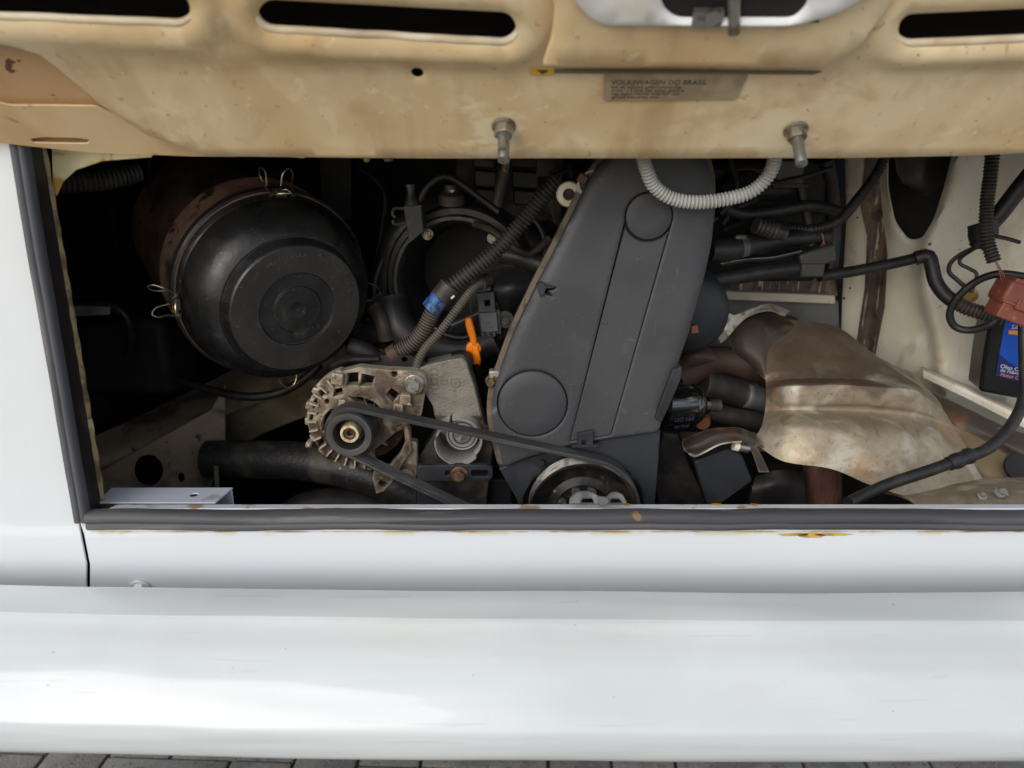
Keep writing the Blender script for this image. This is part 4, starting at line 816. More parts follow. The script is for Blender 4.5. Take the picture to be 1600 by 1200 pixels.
obj('end_cuff', tube(hp((622, 549, .155), (610, 556, .155)), .0112, 16, smooth=False), 'rust_manifold', t)
obj('wires', [tube(hp((868, 286, .17), (880, 268, .175), (892 + k * 4, 262 + k * 3, .18)), .0012, 6) for k in range(3)] + [tube(hp((862, 292, .17), (855 + k * 3, 315, .168), (868, 340 + k * 5, .175), (880, 352, .18)), .0011, 6) for k in range(3)], 'cable_black', t)
t = thing('corrugated_cable', 'thin ribbed sensor cable running down to the alternator', 'cable', P(650, 575, .14))
obj('conduit', tube(hp((755, 441, .185), (740, 450, .165), (712, 486, .145), (690, 515, .14), (668, 540, .14), (655, 560, .14), (650, 578, .14)), .0052, 10, corr=(.003, .0011)), 'hose_dusty', t)
obj('boot', tube(hp((762, 437, .19), (750, 443, .178)), .0085, 12, smooth=False), 'hose_black', t)
t = thing('alternator_terminal', 'dark terminal tab with bolt hole on top of the alternator', 'terminal', P(632, 572, .14))
obj('tab', plate(YP(.145), rounded(YP(.145).px([(580, 560), (612, 552), (645, 556), (668, 566), (655, 580), (600, 580), (580, 574)]), .004), [circ(YP(.145).uv(632, 562), .0032, 14)], thick=.02, step=.005), 'dark_metal', t)
obj('heat_wrap', net([[P(520, 580, .155), P(545, 568, .15), P(590, 564, .15)], [P(520, 572, .145), P(545, 563, .138), P(592, 562, .138)], [P(522, 565, .155), P(548, 556, .15), P(592, 556, .15)]], 6, 6, .002, dents=.001), 'dark_metal', t)

# ------------------------------------------------------------------ upper middle clutter
t = thing('ignition_coil_block', 'ribbed black ignition block under the lid left of the timing cover', 'ignition block', P(800, 325, .30))
for k, (x0, x1, y0, y1) in enumerate([(738, 774, 246, 262), (740, 776, 265, 292), (742, 778, 294, 318), (797, 846, 246, 262), (799, 842, 266, 294), (801, 838, 296, 320)]):
    bpn = YP(.285 + .004 * (k % 3)); obj('rib_block', plate(bpn, rounded(bpn.px([(x0, y0), (x1, y0 + 3), (x1 - 1, y1 + 2), (x0 + 1, y1)]), .003), thick=.03, step=.01, ch=.002), 'ignition_black', t)
obj('block_base', box(P(795, 285, .35), (.14, .05, .10)), 'dark_metal', t, bevel=.004)
t = thing('coolant_rod', 'short pale steel rod in a black sleeve hanging below the lid', 'rod', P(785, 320, .25))
obj('rod', tube(hp((793, 240, .25), (786, 284, .25)), .0048, 12, smooth=False), 'zinc_dull', t)
obj('sleeve', tube(hp((788, 268, .25), (782, 296, .25), (776, 322, .25)), .0075, 12), 'hose_black', t)
tag(obj('vacuum_hose', tube(hp((655, 315, .25), (668, 292, .25), (692, 276, .25), (716, 284, .25), (748, 308, .245), (780, 332, .24)), .0042, 10), 'cable_black'), 'thin black hose arching over the manifold throat', 'hose')
t = man
obj('vacuum_cap', lathe([(0, 0), (.016, 0), (.016, .012), (.010, .016), (.008, .024), (0, .024)], P(706, 318, .27), (0, -.2, 1), 24), 'black_plastic', t)
obj('cap_tip', lathe([(0, 0), (.0045, 0), (.0045, .005), (0, .006)], P(706, 302, .262), (0, -.2, 1), 16), 'nylon_cream', t)
t = thing('nylon_roller', 'cream nylon ring at the upper left edge of the timing cover', 'roller', P(887, 325, .14))
rm = mpp(887, 304, .14)
obj('ring', lathe([(9 * rm, .008), (9 * rm, .001), (10 * rm, 0), (18 * rm, 0), (20 * rm, .002), (20 * rm, .012), (9 * rm, .014)], P(889, 304, .14), (.1, 1, 0), 40), 'nylon_cream', t)
obj('hub', lathe([(0, .002), (9 * rm, .003), (9.2 * rm, .02)], P(889, 304, .143), (.1, 1, 0), 24), 'dark_metal', t)
t = thing('wire_plug', 'small brown plug with grey wires above the cream nylon ring', 'plug', P(912, 285, .12))
obj('body', box(P(910, 279, .125), (.011, .012, .010), tuple(Matrix.Rotation(.5, 3, 'Y') @ Vector(v) for v in ((1, 0, 0), (0, 1, 0), (0, 0, 1)))), 'brown_plastic', t, bevel=.0015)
obj('wires', [tube(hp((904, 284, .122), (900 + 3 * k, 296, .12), (908 + 2 * k, 302, .122)), .0009, 6) for k in range(3)] + [tube(hp((914, 272, .124), (920, 268, .124), (928, 268, .124)), .0012, 6)], 'conduit_grey', t)
t = thing('throttle_bracket', 'dark bent metal bracket at the upper end of the thick hose', 'bracket', P(880, 290, .20))
obj('arm', [tube(hp((858, 272, .2), (878, 262, .2), (889, 258, .2), (892, 278, .2)), .0028, 8), box(P(852, 262, .21), (.02, .02, .018))], 'dark_metal', t)
tag(obj('breather_pipe', tube(hp((780, 395, .25), (820, 405, .24), (860, 418, .23), (900, 430, .22)), .012, 14), 'black_plastic'), 'black breather pipe entering behind the left edge of the timing cover', 'pipe')
t = thing('conduit_loop', 'light grey corrugated conduit hanging in a loop over the timing cover', 'conduit', P(1100, 320, .06))
obj('conduit', tube(hp((1000, 225, .05), (1008, 258, .06), (1022, 290, .068), (1050, 310, .07), (1090, 316, .07), (1135, 311, .07), (1172, 300, .07), (1196, 280, .066), (1208, 258, .06), (1214, 225, .05)), .0072, 14, corr=(.0037, .0016)), 'conduit_grey', t)

# ------------------------------------------------------------------ right of the timing cover, upper: head, pipes, wiring
t = thing('cylinder_head', 'dark greasy cylinder head half hidden behind the timing cover', 'cylinder head', P(1180, 470, .34))
obj('head', box(P(1150, 340, .40), (.20, .12, .16)), 'dark_void', t, bevel=.006)
obj('valve_cover', box(P(1165, 280, .36), (.13, .10, .05)), 'dark_metal', t, bevel=.01)
obj('intake_stub', tube(hp((1120, 300, .28), (1150, 285, .30), (1190, 275, .33)), .012, 12), 'dark_metal', t)
obj('head_pipe', tube(hp((1110, 345, .26), (1150, 325, .27), (1180, 310, .3)), .006, 10), 'cable_black', t)
tag(obj('coolant_hose', tube(hp((1105, 392, .23), (1150, 388, .25), (1195, 378, .27), (1245, 372, .28), (1290, 370, .29)), lambda s: .014 + .003 * math.sin(s * 6), 16), 'cable_black'), 'fat black coolant hose running right from the timing cover', 'hose')
tag(obj('lower_coolant_hose', tube(hp((1100, 440, .23), (1150, 432, .25), (1200, 424, .26), (1245, 418, .27), (1270, 405, .28)), .010, 14), 'cable_black'), 'glossy black hose just above the cream crossmember', 'hose')
t = thing('wire_connector', 'black wiring connector with frayed copper wires right of the coolant hose', 'connector', P(1275, 430, .27))
obj('shell', [box(P(1272, 400, .275), (.045, .03, .022), tuple(Matrix.Rotation(-.3, 3, 'Y') @ Vector(v) for v in ((1, 0, 0), (0, 1, 0), (0, 0, 1)))), box(P(1265, 420, .27), (.03, .025, .018))], 'black_plastic', t, bevel=.003)
obj('copper_wires', [tube(hp((1284, 364, .27), (1287, 376, .268), (1286 + dx, 392, .268)), .0004, 5) for dx in (-8, -2, 4, 9)], 'copper_wire', t)
tag(obj('upper_loom', tube(hp((1180, 348, .30), (1230, 356, .29), (1270, 358, .28), (1310, 345, .29), (1345, 305, .31), (1372, 268, .32), (1385, 235, .32)), .0068, 12, corr=(.004, .001)), 'cable_black'), 'black corrugated loom rising to the top of the side wall', 'cable')
tag(obj('thin_loom', tube(hp((1130, 360, .31), (1180, 342, .31), (1230, 350, .31), (1290, 358, .30)), .003, 8), 'cable_black'), 'thin black wire bundle above the coolant hose', 'cable')
t = subthing('crossmember', P(1220, 475, .47), van, 'cream painted crossmember strip with dark stains behind the heat shield')
cpn = YP(.47)
obj('flange', plate(cpn, cpn.px([(1085, 452), (1150, 456), (1305, 462), (1305, 475), (1150, 469), (1085, 466)]), thick=.02, step=.015, ch=.001), 'wall_white', t)
obj('upper_face', plate(YP(.50), YP(.50).px([(1085, 425), (1305, 430), (1308, 462), (1085, 456)]), thick=.01, step=.03), 'wall_brown', t)
obj('lower_face', plate(YP(.50), YP(.50).px([(1085, 462), (1310, 470), (1315, 620), (1085, 620)]), thick=.01, step=.03), 'wall_grey', t)

# ------------------------------------------------------------------ right inner side wall
wl = Pl(P(1310, 420, .50), (P(1640, 420, .345) - P(1310, 420, .50)), (0, 0, 1))
wal = subthing('inner_side_wall', P(1480, 620, .36), van, 'dirty cream inner side wall with an oval opening at the right')
def W(*p): return wl.px(p)
wh = rounded(W((1388, 150), (1386, 290), (1398, 345), (1420, 375), (1442, 372), (1462, 340), (1480, 280), (1500, 200), (1500, 150)), .01, 4)
rg = W((1322, 240), (1330, 420), (1330, 500)); gu = W((1352, 240), (1360, 360), (1352, 480), (1335, 560))
NPH = np.array(dens(wh, .003)); RG = catmull([Vector((*q, 0)) for q in W((1500, 250), (1478, 330), (1452, 390), (1450, 450), (1468, 520), (1478, 600))], 8); RGn = np.array([(q.x, q.y) for q in RG])
GV = np.array([(q.x, q.y) for q in catmull([Vector((*q, 0)) for q in W((1372, 240), (1372, 330), (1366, 430), (1350, 540), (1342, 600))], 10)])
def wallh(u, v):
    p = np.array((u, v)); h = .004 * math.exp(-((np.sqrt(((NPH - p) ** 2).sum(1)).min() - .006) / .006) ** 2)
    dr = ((RGn - p) ** 2).sum(1); kq = int(dr.argmin()); dd = math.sqrt(dr[kq]); sd_ = 1 if u > RGn[kq][0] else -1
    h += .026 * math.exp(-(dd / (.030 if sd_ > 0 else .012)) ** 2)
    gd = np.sqrt(((GV - p) ** 2).sum(1)).min(); h -= .014 * math.exp(-(gd / .014) ** 2)
    return h + .002 * mnoise.noise(Vector((u * 20, v * 12, 5)))
obj('panel', plate(wl, W((1318, 180), (1322, 340), (1316, 460), (1310, 640)) + [wl.uv(1310, 800), (.62, wl.uv(1310, 800)[1])] + [(.62, .25)], [wh], thick=.003, h=wallh, step=.007, ch=.001), 'wall_white', wal, 60)
wg = Pl(wl.at(0, 0, .002), wl.u, wl.v)
gz_ = plate(wg, wg.px([(1352, 235), (1368, 235), (1376, 330), (1386, 400), (1382, 480), (1366, 560), (1350, 620), (1318, 620), (1336, 540), (1350, 450), (1354, 370), (1344, 320)]), thick=.002, step=.006, h=lambda u, v: wallh(u, v) + .0005 + .0012 * mnoise.noise(Vector((u * 90, v * 30, 0))))
obj('sealant_seam', gz_, 'wall_brown', wal)
obj('cavity', [box(wl.at(*wl.uv(1440, 290), -.10), (.16, .3, .01), (wl.u, wl.v, wl.n))], 'dark_void', wal)
obj('vent_flap', net([[wl.at(*wl.uv(1395, 240), -.01), wl.at(*wl.uv(1440, 230), -.02), wl.at(*wl.uv(1490, 235), -.01)], [wl.at(*wl.uv(1400, 270), -.008), wl.at(*wl.uv(1440, 290), -.02), wl.at(*wl.uv(1485, 265), -.006)], [wl.at(*wl.uv(1408, 285), -.012), wl.at(*wl.uv(1440, 308), -.03), wl.at(*wl.uv(1475, 285), -.012)]], 6, 6, .003), 'black_plastic', wal)
for q in ((1340, 340, 2.2), (1328, 450, 2.2), (1319, 466, 3), (1457, 378, 3)):
    obj('hole_plug', lathe([(0, .0004), (q[2] * .0007, .0004), (q[2] * .0007, -.003)], wl.at(*wl.uv(q[0], q[1]), wallh(*wl.uv(q[0], q[1]))), wl.n, 12), 'dark_void', wal)
obj('earth_bolt', [prism(6, .007, .006, wl.at(*wl.uv(1516, 461), .004), wl.n), lathe([(0, 0), (.0105, 0), (.0105, .003), (0, .004)], wl.at(*wl.uv(1516, 461), .001), wl.n, 20)], 'brass', wal)
sw_ = net([[P(1340, 590, .42), P(1420, 600, .38), P(1500, 640, .32), P(1640, 700, .26)], [P(1330, 620, .38), P(1430, 625, .32), P(1520, 670, .26), P(1640, 735, .22)], [P(1400, 650, .28), P(1470, 690, .24), P(1560, 725, .20), P(1660, 770, .18)], [P(1420, 690, .26), P(1500, 730, .22), P(1580, 775, .16), P(1680, 790, .14)]], 8, 8, .003, dents=.002)
obj('lower_ledge', sw_, 'sill_beige', wal)
obj('ledge_lip', net([[P(1440, 572, .40), P(1520, 605, .34), P(1660, 668, .28)], [P(1442, 577, .36), P(1522, 612, .30), P(1660, 678, .24)], [P(1442, 590, .355), P(1522, 628, .295), P(1660, 700, .235)]], 8, 5, .003, dents=.001), 'wall_white', wal)
obj('side_shield', net([[P(1400, 590, .36), P(1480, 622, .30), P(1560, 660, .25), P(1660, 700, .22)], [P(1420, 620, .32), P(1490, 650, .27), P(1570, 690, .22), P(1660, 728, .19)], [P(1450, 640, .29), P(1510, 675, .25), P(1590, 715, .21), P(1660, 745, .18)]], 8, 6, .002, dents=.003, seed=6), 'shield_dark', wal)
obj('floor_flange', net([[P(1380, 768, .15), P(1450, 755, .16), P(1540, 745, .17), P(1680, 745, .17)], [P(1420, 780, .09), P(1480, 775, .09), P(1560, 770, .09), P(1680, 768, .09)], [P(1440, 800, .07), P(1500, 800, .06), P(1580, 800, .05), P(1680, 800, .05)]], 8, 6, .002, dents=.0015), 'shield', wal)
obj('drain_hole', lathe([(0, 0), (.016, 0), (.0175, .001), (.0175, -.003)], P(1592, 730, .176), (0, -.8, .6), 24), 'lid_dark', wal)
for q in ((1534, 775, .0055), (1564, 770, .0075)):
    obj('flange_screw', [lathe([(0, .0035), (q[2] * .45, .0035), (q[2] * .5, .0015), (q[2], .001), (q[2] * 1.05, 0)], P(q[0], q[1], .080), (0, -.6, .8), 20)], 'zinc', wal)

# ------------------------------------------------------------------ heat shield, exhaust
hs = thing('heat_shield', 'crumpled stained sheet metal exhaust heat shield at the right', 'heat shield', P(1350, 770, .13))
HN = [[(1193, 503, .31), (1240, 500, .318), (1290, 506, .328), (1325, 520, .335), (1370, 556, .335), (1430, 584, .34)],
      [(1194, 530, .285), (1245, 528, .288), (1300, 530, .292), (1350, 548, .298), (1400, 578, .30), (1448, 606, .31)],
      [(1195, 575, .25), (1242, 573, .242), (1300, 574, .245), (1362, 578, .25), (1422, 592, .258), (1466, 628, .275)],
      [(1196, 594, .24), (1240, 589, .228), (1300, 589, .226), (1366, 592, .23), (1430, 600, .238), (1474, 640, .262)],
      [(1196, 598, .236), (1240, 593, .222), (1300, 592, .220), (1367, 595, .224), (1431, 603, .232), (1476, 643, .258)],
      [(1197, 606, .222), (1240, 601, .194), (1300, 600, .190), (1369, 603, .194), (1434, 611, .206), (1480, 649, .245)],
      [(1197, 611, .218), (1240, 606, .188), (1300, 605, .184), (1370, 608, .188), (1436, 616, .200), (1482, 653, .24)],
      [(1197, 628, .214), (1240, 628, .186), (1300, 628, .182), (1372, 631, .185), (1440, 641, .195), (1490, 666, .228)],
      [(1196, 638, .212), (1238, 636, .190), (1300, 636, .188), (1372, 639, .190), (1441, 649, .198), (1493, 671, .224)],
      [(1195, 646, .208), (1237, 644, .186), (1300, 644, .184), (1372, 648, .185), (1442, 659, .192), (1497, 677, .22)],
      [(1192, 660, .198), (1233, 661, .156), (1298, 662, .150), (1372, 667, .152), (1442, 680, .165), (1506, 690, .21)],
      [(1188, 670, .188), (1230, 676, .146), (1298, 679, .134), (1370, 690, .134), (1444, 702, .148), (1514, 706, .19)],
      [(1182, 680, .178), (1224, 703, .136), (1294, 712, .120), (1368, 728, .118), (1446, 741, .13), (1530, 738, .17)],
      [(1178, 690, .172), (1222, 720, .132), (1300, 733, .114), (1364, 759, .110), (1440, 778, .112), (1550, 770, .145)]]
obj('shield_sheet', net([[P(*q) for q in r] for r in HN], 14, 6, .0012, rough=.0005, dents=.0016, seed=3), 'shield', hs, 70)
obj('shield_neck', net([[P(1160, 500, .33), P(1190, 482, .345), P(1215, 485, .345), P(1250, 500, .335)], [P(1140, 515, .30), P(1165, 505, .29), P(1200, 505, .29), P(1240, 515, .30)], [P(1145, 545, .28), P(1165, 545, .265), P(1190, 545, .262), P(1200, 550, .265)], [P(1150, 562, .29), P(1175, 575, .27), P(1192, 590, .245), P(1198, 595, .24)]], 8, 8, .0012, dents=.002, seed=8), 'shield_dark', hs, 70)
tn = net([[P(1126, 492, .29), P(1140, 490, .29), P(1150, 492, .292), P(1180, 480, .31), P(1205, 475, .33), P(1235, 486, .34)], [P(1116, 512, .285), P(1128, 512, .284), P(1142, 508, .285), P(1165, 492, .30), P(1200, 483, .318), P(1228, 492, .33)], [P(1126, 536, .285), P(1134, 530, .284), P(1143, 520, .283), P(1166, 497, .298), P(1200, 486, .316), P(1226, 495, .328)]], 6, 5, .0015)
obj('rivet_tab', tn, 'shield_tab', hs)
for q in ((1136, 500), (1127, 518)): obj('rivet', lathe([(0, .0025), (.0025, .002), (.0035, 0)], P(q[0], q[1], .283), (-.2, -1, .2), 14), 'zinc_dull', hs)
sm = net([[P(1066, 690, .17), P(1090, 678, .16), P(1115, 670, .16), P(1150, 668, .165), P(1180, 678, .17)], [P(1068, 702, .155), P(1092, 694, .145), P(1120, 680, .145), P(1152, 678, .15), P(1188, 690, .155)], [P(1080, 712, .155), P(1098, 706, .145), P(1126, 692, .143), P(1158, 690, .15), P(1196, 702, .155)]], 6, 6, .0015, dents=.002, seed=4)
sb2 = net([[P(1160, 684, .16), P(1178, 690, .158)], [P(1172, 700, .158), P(1190, 712, .156)], [P(1186, 738, .158), P(1202, 738, .158)]], 6, 6, .0015, dents=.001)
ss = thing('small_heat_shield', 'small bent metal shield strip below the oil filter', 'heat shield', P(1100, 715, .155))
obj('strip', sm, 'shield_dark', ss, 70); obj('tail', sb2, 'shield_dark', ss, 70)
obj('bright_edge', tube(hp((1076, 708, .154), (1085, 713, .15), (1098, 708, .145), (1126, 694, .143), (1158, 690, .15)), .0013, 6), 'shield_tab', ss)
tag(obj('exhaust_pipe', tube([P(1285, 705, .20), P(1284, 740, .20), P(1282, 830, .20)], .0245, 28), 'rust_pipe', None), 'rust red vertical exhaust pipe below the heat shield', 'pipe')
t = thing('exhaust_manifold', 'rusty exhaust manifold pipe between timing cover and heat shield', 'manifold', P(1120, 590, .27))
obj('runner', tube(hp((1050, 592, .26), (1085, 570, .28), (1120, 562, .29), (1170, 568, .29), (1210, 574, .29)), lambda q: .021 + .003 * math.sin(q * 9), 20), 'rust_manifold', t)
obj('flange', net([[P(1060, 545, .23), P(1085, 540, .225), P(1112, 545, .23)], [P(1060, 560, .22), P(1085, 556, .21), P(1118, 560, .22)], [P(1055, 585, .22), P(1075, 575, .215), P(1100, 570, .225)]], 6, 6, .006, dents=.002), 'rust_manifold', t)
t = thing('water_pump_housing', 'round blue-grey housing showing past the right edge of the timing cover', 'housing', P(1085, 560, .19))
obj('dome', lathe([(0, -.012), (.025, -.010), (.042, -.004), (.05, .006), (.052, .02), (.052, .06)], P(1072, 490, .18), (.1, 1, 0), 48), 'blue_grey', t)
obj('flake', plate(YP(.166), rounded(YP(.166).px([(1080, 510), (1090, 507), (1092, 520), (1080, 522)]), .001), thick=.001, step=.004), 'copper_wire', t)
of = thing('oil_filter', 'glossy black oil filter canister beside the lower timing cover', 'oil filter', P(1070, 672, .18))
oa = Vector((.93, .30, -.12)).normalized(); oo = P(1030, 632, .185)
obj('filter_can', lathe([(0, 0), (.024, 0), (.0265, .003), (.0265, .038), (.025, .041), (.0262, .043), (.0262, .047), (.022, .054), (.013, .058), (.012, .066), (0, .067)], oo, oa, 40), 'oil_black', of)
fpn = Pl(oo + oa * .028 + Vector((0, -.0255, -.008)), oa, (0, -.3, 1))
obj('filter_print', [text_on(fpn, 'OC 164', .008, 0, 0, R(6), .0032), text_on(fpn, 'W 719', .007, 0, -.011, R(6), .0028)], 'print_dim', of)
obj('filter_nipple', tube([oo + oa * .05, oo + oa * .085], .008, 12, smooth=False), 'hose_black', of)
tag(obj('drive_shaft', tube(hp((1090, 640, .24), (1140, 650, .25), (1200, 662, .26)), .012, 14), 'hose_black'), 'black tube running right from the oil filter', 'tube')
t = thing('gearbox_pipe', 'thick black pipe with a silver sleeve under the exhaust manifold', 'pipe', P(1150, 625, .29))
obj('pipe', tube(hp((1095, 600, .28), (1140, 610, .29), (1175, 618, .29)), .021, 18), 'hose_black', t)
obj('sleeve', tube(hp((1165, 618, .28), (1200, 626, .28)), .017, 18, smooth=False), 'alu_ring', t)
t = subthing('chassis_rail', P(1140, 640, .36), van, 'pale painted chassis rail glimpsed between the pipes')
obj('rail', [box(P(1140, 622, .37), (.20, .02, .06)), box(P(1140, 690, .30), (.14, .03, .02))], 'sill_beige', t, bevel=.003)
em_ = thing('engine_mount', 'dark angular engine mount low between timing cover and exhaust pipe', 'engine mount', P(1130, 790, .17))
ep1 = YP(.165)
obj('mount_plate', plate(ep1, rounded(ep1.px([(1085, 722), (1140, 702), (1160, 712), (1176, 752), (1120, 792), (1105, 790)]), .003), thick=.05, step=.008, ch=.0015), 'cover_low', em_)
obj('mount_arm', plate(YP(.185), YP(.185).px([(1035, 676), (1060, 680), (1075, 720), (1110, 800), (1030, 800), (1020, 740)]), thick=.05, step=.01, ch=.002), 'dark_metal', em_)
obj('mount_rubber', net([[P(1180, 745, .17), P(1215, 735, .165), P(1258, 738, .18)], [P(1175, 765, .155), P(1215, 760, .15), P(1258, 760, .16)], [P(1170, 800, .16), P(1215, 800, .155), P(1258, 800, .16)]], 6, 6, .02, dents=.003), 'dark_metal', em_)
obj('mount_bolt', [tube(hp((1150, 697, .16), (1170, 701, .16)), .0055, 12, smooth=False)], 'zinc', em_)
obj('bolt_tip', [tube(hp((1146, 696, .159), (1154, 698, .159)), .006, 12, smooth=False)], 'nylon_cream', em_)
tag(obj('rubber_plug', lathe([(0, 0), (.008, 0), (.010, .003), (.010, .03), (0, .03)], P(1098, 662, .21), (.2, 1, 0), 24), 'copper_wire', None), 'orange-brown rubber plug peeking out below the oil filter', 'plug')
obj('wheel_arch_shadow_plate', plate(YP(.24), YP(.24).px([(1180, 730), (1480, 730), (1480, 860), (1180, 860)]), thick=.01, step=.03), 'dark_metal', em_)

# ------------------------------------------------------------------ wiring on the right wall
def wp_(px, py, h=.012):           # a point standing off the side wall
    return wl.at(*wl.uv(px, py), h)
t = thing('wall_hose', 'black hose bending down the side wall into ribbed conduit', 'hose', P(1450, 500, .33))
obj('pipe', tube([P(1280, 432, .30), P(1320, 426, .31), P(1380, 415, .32), P(1425, 405, .325), P(1446, 401, .325)], .0072, 12), 'cable_black', t)
obj('elbow', tube([P(1430, 404, .322), P(1450, 400, .318), P(1456, 416, .312), P(1462, 440, .305), P(1476, 460, .295), P(1492, 472, .285)], .0092, 14), 'cable_black', t)
obj('ribbed_end', tube([P(1486, 468, .29), P(1510, 481, .275), P(1535, 489, .265), P(1568, 498, .25)], .0098, 14, corr=(.0045, .0016)), 'hose_black', t)
tag(obj('cable_loop', tube([P(1600, 432, .24), P(1560, 428, .25), P(1525, 440, .265), P(1496, 465, .275), P(1484, 490, .28), P(1492, 510, .28), P(1515, 516, .27), P(1545, 508, .255), P(1562, 495, .25)], .0048, 10), 'cable_black'), 'round loop of plain black cable on the side wall', 'cable')
tag(obj('ribbed_drop', tube([P(1552, 225, .24), P(1548, 270, .24), P(1542, 320, .245), P(1542, 370, .24), P(1553, 408, .235)], .0085, 14, corr=(.0042, .0018)), 'hose_black'), 'ribbed black conduit dropping down to the red connector', 'conduit')
tag(obj('thick_cable', tube([P(1650, 225, .26), P(1600, 285, .265), P(1565, 330, .27), P(1540, 360, .275), P(1528, 385, .28)], .0105, 14), 'cable_black'), 'thick smooth black cable slanting across the side wall', 'cable')
t = thing('cable_tie', 'black cable tie ring round the cables with a long tail', 'cable tie', P(1535, 375, .26))
obj('ring', [lathe([(.014, -.004), (.0165, -.0045), (.0165, .0045), (.014, .004)], P(1536, 366 - k * 6, .265), (-.3, .2, 1), 28) for k in range(3)], 'cable_black', t)
obj('tail', tube([P(1545, 368, .25), P(1570, 372, .24), P(1594, 379, .235)], .0024, 6), 'cable_black', t)
t = thing('earth_cable', 'thin black looping earth cable ending at a brass bolt', 'cable', P(1516, 460, .28))
obj('lead', tube([P(1530, 385, .285), P(1505, 395, .295), P(1486, 410, .30), P(1483, 425, .30), P(1495, 437, .295), P(1508, 448, .288)], .0028, 8), 'cable_black', t)
obj('lead', tube([P(1520, 390, .285), P(1502, 402, .295), P(1500, 412, .295), P(1515, 420, .29), P(1526, 428, .283), P(1522, 445, .283), P(1517, 458, .283)], .0024, 8), 'cable_black', t)
t = thing('red_connector', 'rust red rubber wiring connector hanging at the right edge', 'connector', P(1585, 510, .22))
Rz = Matrix.Rotation(R(20), 3, 'Y'); axr = tuple(Rz @ Vector(v) for v in ((1, 0, 0), (0, 1, 0), (0, 0, 1)))
cr0 = P(1585, 468, .225)
obj('body', [box(cr0 + axr[2] * .006, (.050, .034, .026), axr)], 'connector_red', t, bevel=.004)
obj('skirt', [box(cr0 - axr[2] * .015, (.040, .030, .022), axr), box(cr0 - axr[2] * .006, (.046, .034, .004), axr)], 'connector_red', t, bevel=.003)
obj('collar', [box(cr0 + axr[2] * .021, (.040, .028, .006), axr)], 'connector_red', t, bevel=.002)
obj('moulded_latch', [box(cr0 - axr[1] * .0175 - axr[2] * .004 + axr[0] * .004, (.022, .004, .012), axr)], 'connector_red', t, bevel=.001)
obj('inlet_wires', [tube([P(1553, 404, .235), P(1560 + k * 2, 420, .23), P(1566 + k * 5, 445, .228)], .0006, 5) for k in range(3)], 'copper_wire', t)
obj('white_wires', [tube([P(1588 + k * 6, 498, .215), P(1592 + k * 5, 505, .213), P(1596 + k * 2, 510, .215)], .0011, 6) for k in range(3)], 'print_white', t)
tag(obj('long_cable', tube([P(1600, 500, .22), P(1601, 560, .20), P(1600, 620, .175), P(1580, 665, .15), P(1545, 700, .125), P(1500, 718, .105), P(1450, 736, .09), P(1390, 756, .08), P(1345, 776, .07), P(1325, 786, .06)], .0068, 12), 'cable_black'), 'long black cable sweeping in front of the heat shield', 'cable')
tag(obj('cable_sleeve', tube([P(1517, 711, .107), P(1500, 718, .102), P(1482, 725, .099)], lambda s: .0088 + .0009 * math.sin(s * 12), 14), 'cable_black'), 'short taped sleeve on the cable before the heat shield', 'sleeve')
# oil bottle
bt = thing('oil_bottle', 'black oil bottle with a bright blue label at the right edge', 'bottle', P(1590, 615, .30))
bx = Pl(P(1585, 560, .255), (.97, -.24, 0), (.05, 0, 1))
bo_ = bx.px([(1546, 505), (1555, 490), (1680, 480), (1680, 640), (1530, 612), (1538, 550)])
obj('bottle_body', plate(bx, rounded(bo_, .006), thick=.05, step=.01, ch=.004), 'bottle_black', bt)
bl = Pl(bx.at(0, 0, .0008), bx.u, bx.v)
lb_ = obj('label_panel', plate(bl, bl.px([(1571, 500), (1680, 498), (1680, 620), (1556, 586), (1562, 550)]), thick=.0006, step=.01, ch=.0001), 'label_blue', bt)
b2_ = Pl(bx.at(0, 0, .0016), bx.u, bx.v)
obj('label_band', plate(b2_, b2_.px([(1561, 552), (1575, 565), (1590, 573), (1680, 575), (1680, 619), (1556, 585)]), thick=.0005, step=.01, ch=.0001), 'label_navy', lb_)
b3_ = Pl(bx.at(0, 0, .0022), bx.u, bx.v)
for tx, sz, q, rt in (('Oleo Original', .0072, (1563, 572), -9), ('de Fabrica', .0065, (1563, 578), -9), ('SAE', .008, (1580, 511), -6)):
    obj('label_print', text_on(b3_, tx, sz, *b3_.uv(*q), R(rt), 0, .0001, 'LEFT'), 'print_white', lb_)
obj('label_print', text_on(b3_, 'Motor Original', .0062, *b3_.uv(1563, 585), R(-9), 0, .0001, 'LEFT'), 'label_orange', lb_)
obj('label_accent', [plate(b3_, b3_.px([(1576, 516), (1620, 518), (1620, 526), (1576, 522)]), thick=.0003, step=.01, ch=.00005)], 'label_orange', lb_)

# ------------------------------------------------------------------ left side of the bay
t = subthing('side_rail', P(250, 780, .25), van, 'brown dusty chassis rail with holes at the lower left')
rl = Pl(P(250, 720, .26), (1, .25, 0), (0, .25, 1))
obj('rail_face', plate(rl, rl.px([(140, 800), (150, 740), (240, 690), (330, 640), (352, 600), (352, 690), (330, 760), (330, 800)]), [circ(rl.uv(232, 735), .021, 24, .85), rounded(rl.px([(320, 700), (326, 708), (326, 724), (318, 728), (313, 714)]), .002), circ(rl.uv(283, 746), .006, 14, .7)], thick=.003, step=.01, h=lambda u, v: .002 * mnoise.noise(Vector((u * 30, v * 30, 0)))), 'bay_brown', t)
obj('rail_top', net([[P(130, 690, .28), P(260, 630, .36), P(400, 560, .46), P(540, 500, .54)], [P(140, 725, .24), P(260, 665, .30), P(400, 600, .40), P(540, 540, .50)], [P(150, 745, .25), P(250, 690, .27), P(400, 630, .38), P(540, 580, .48)]], 8, 6, .003, dents=.002), 'bay_brown', t)
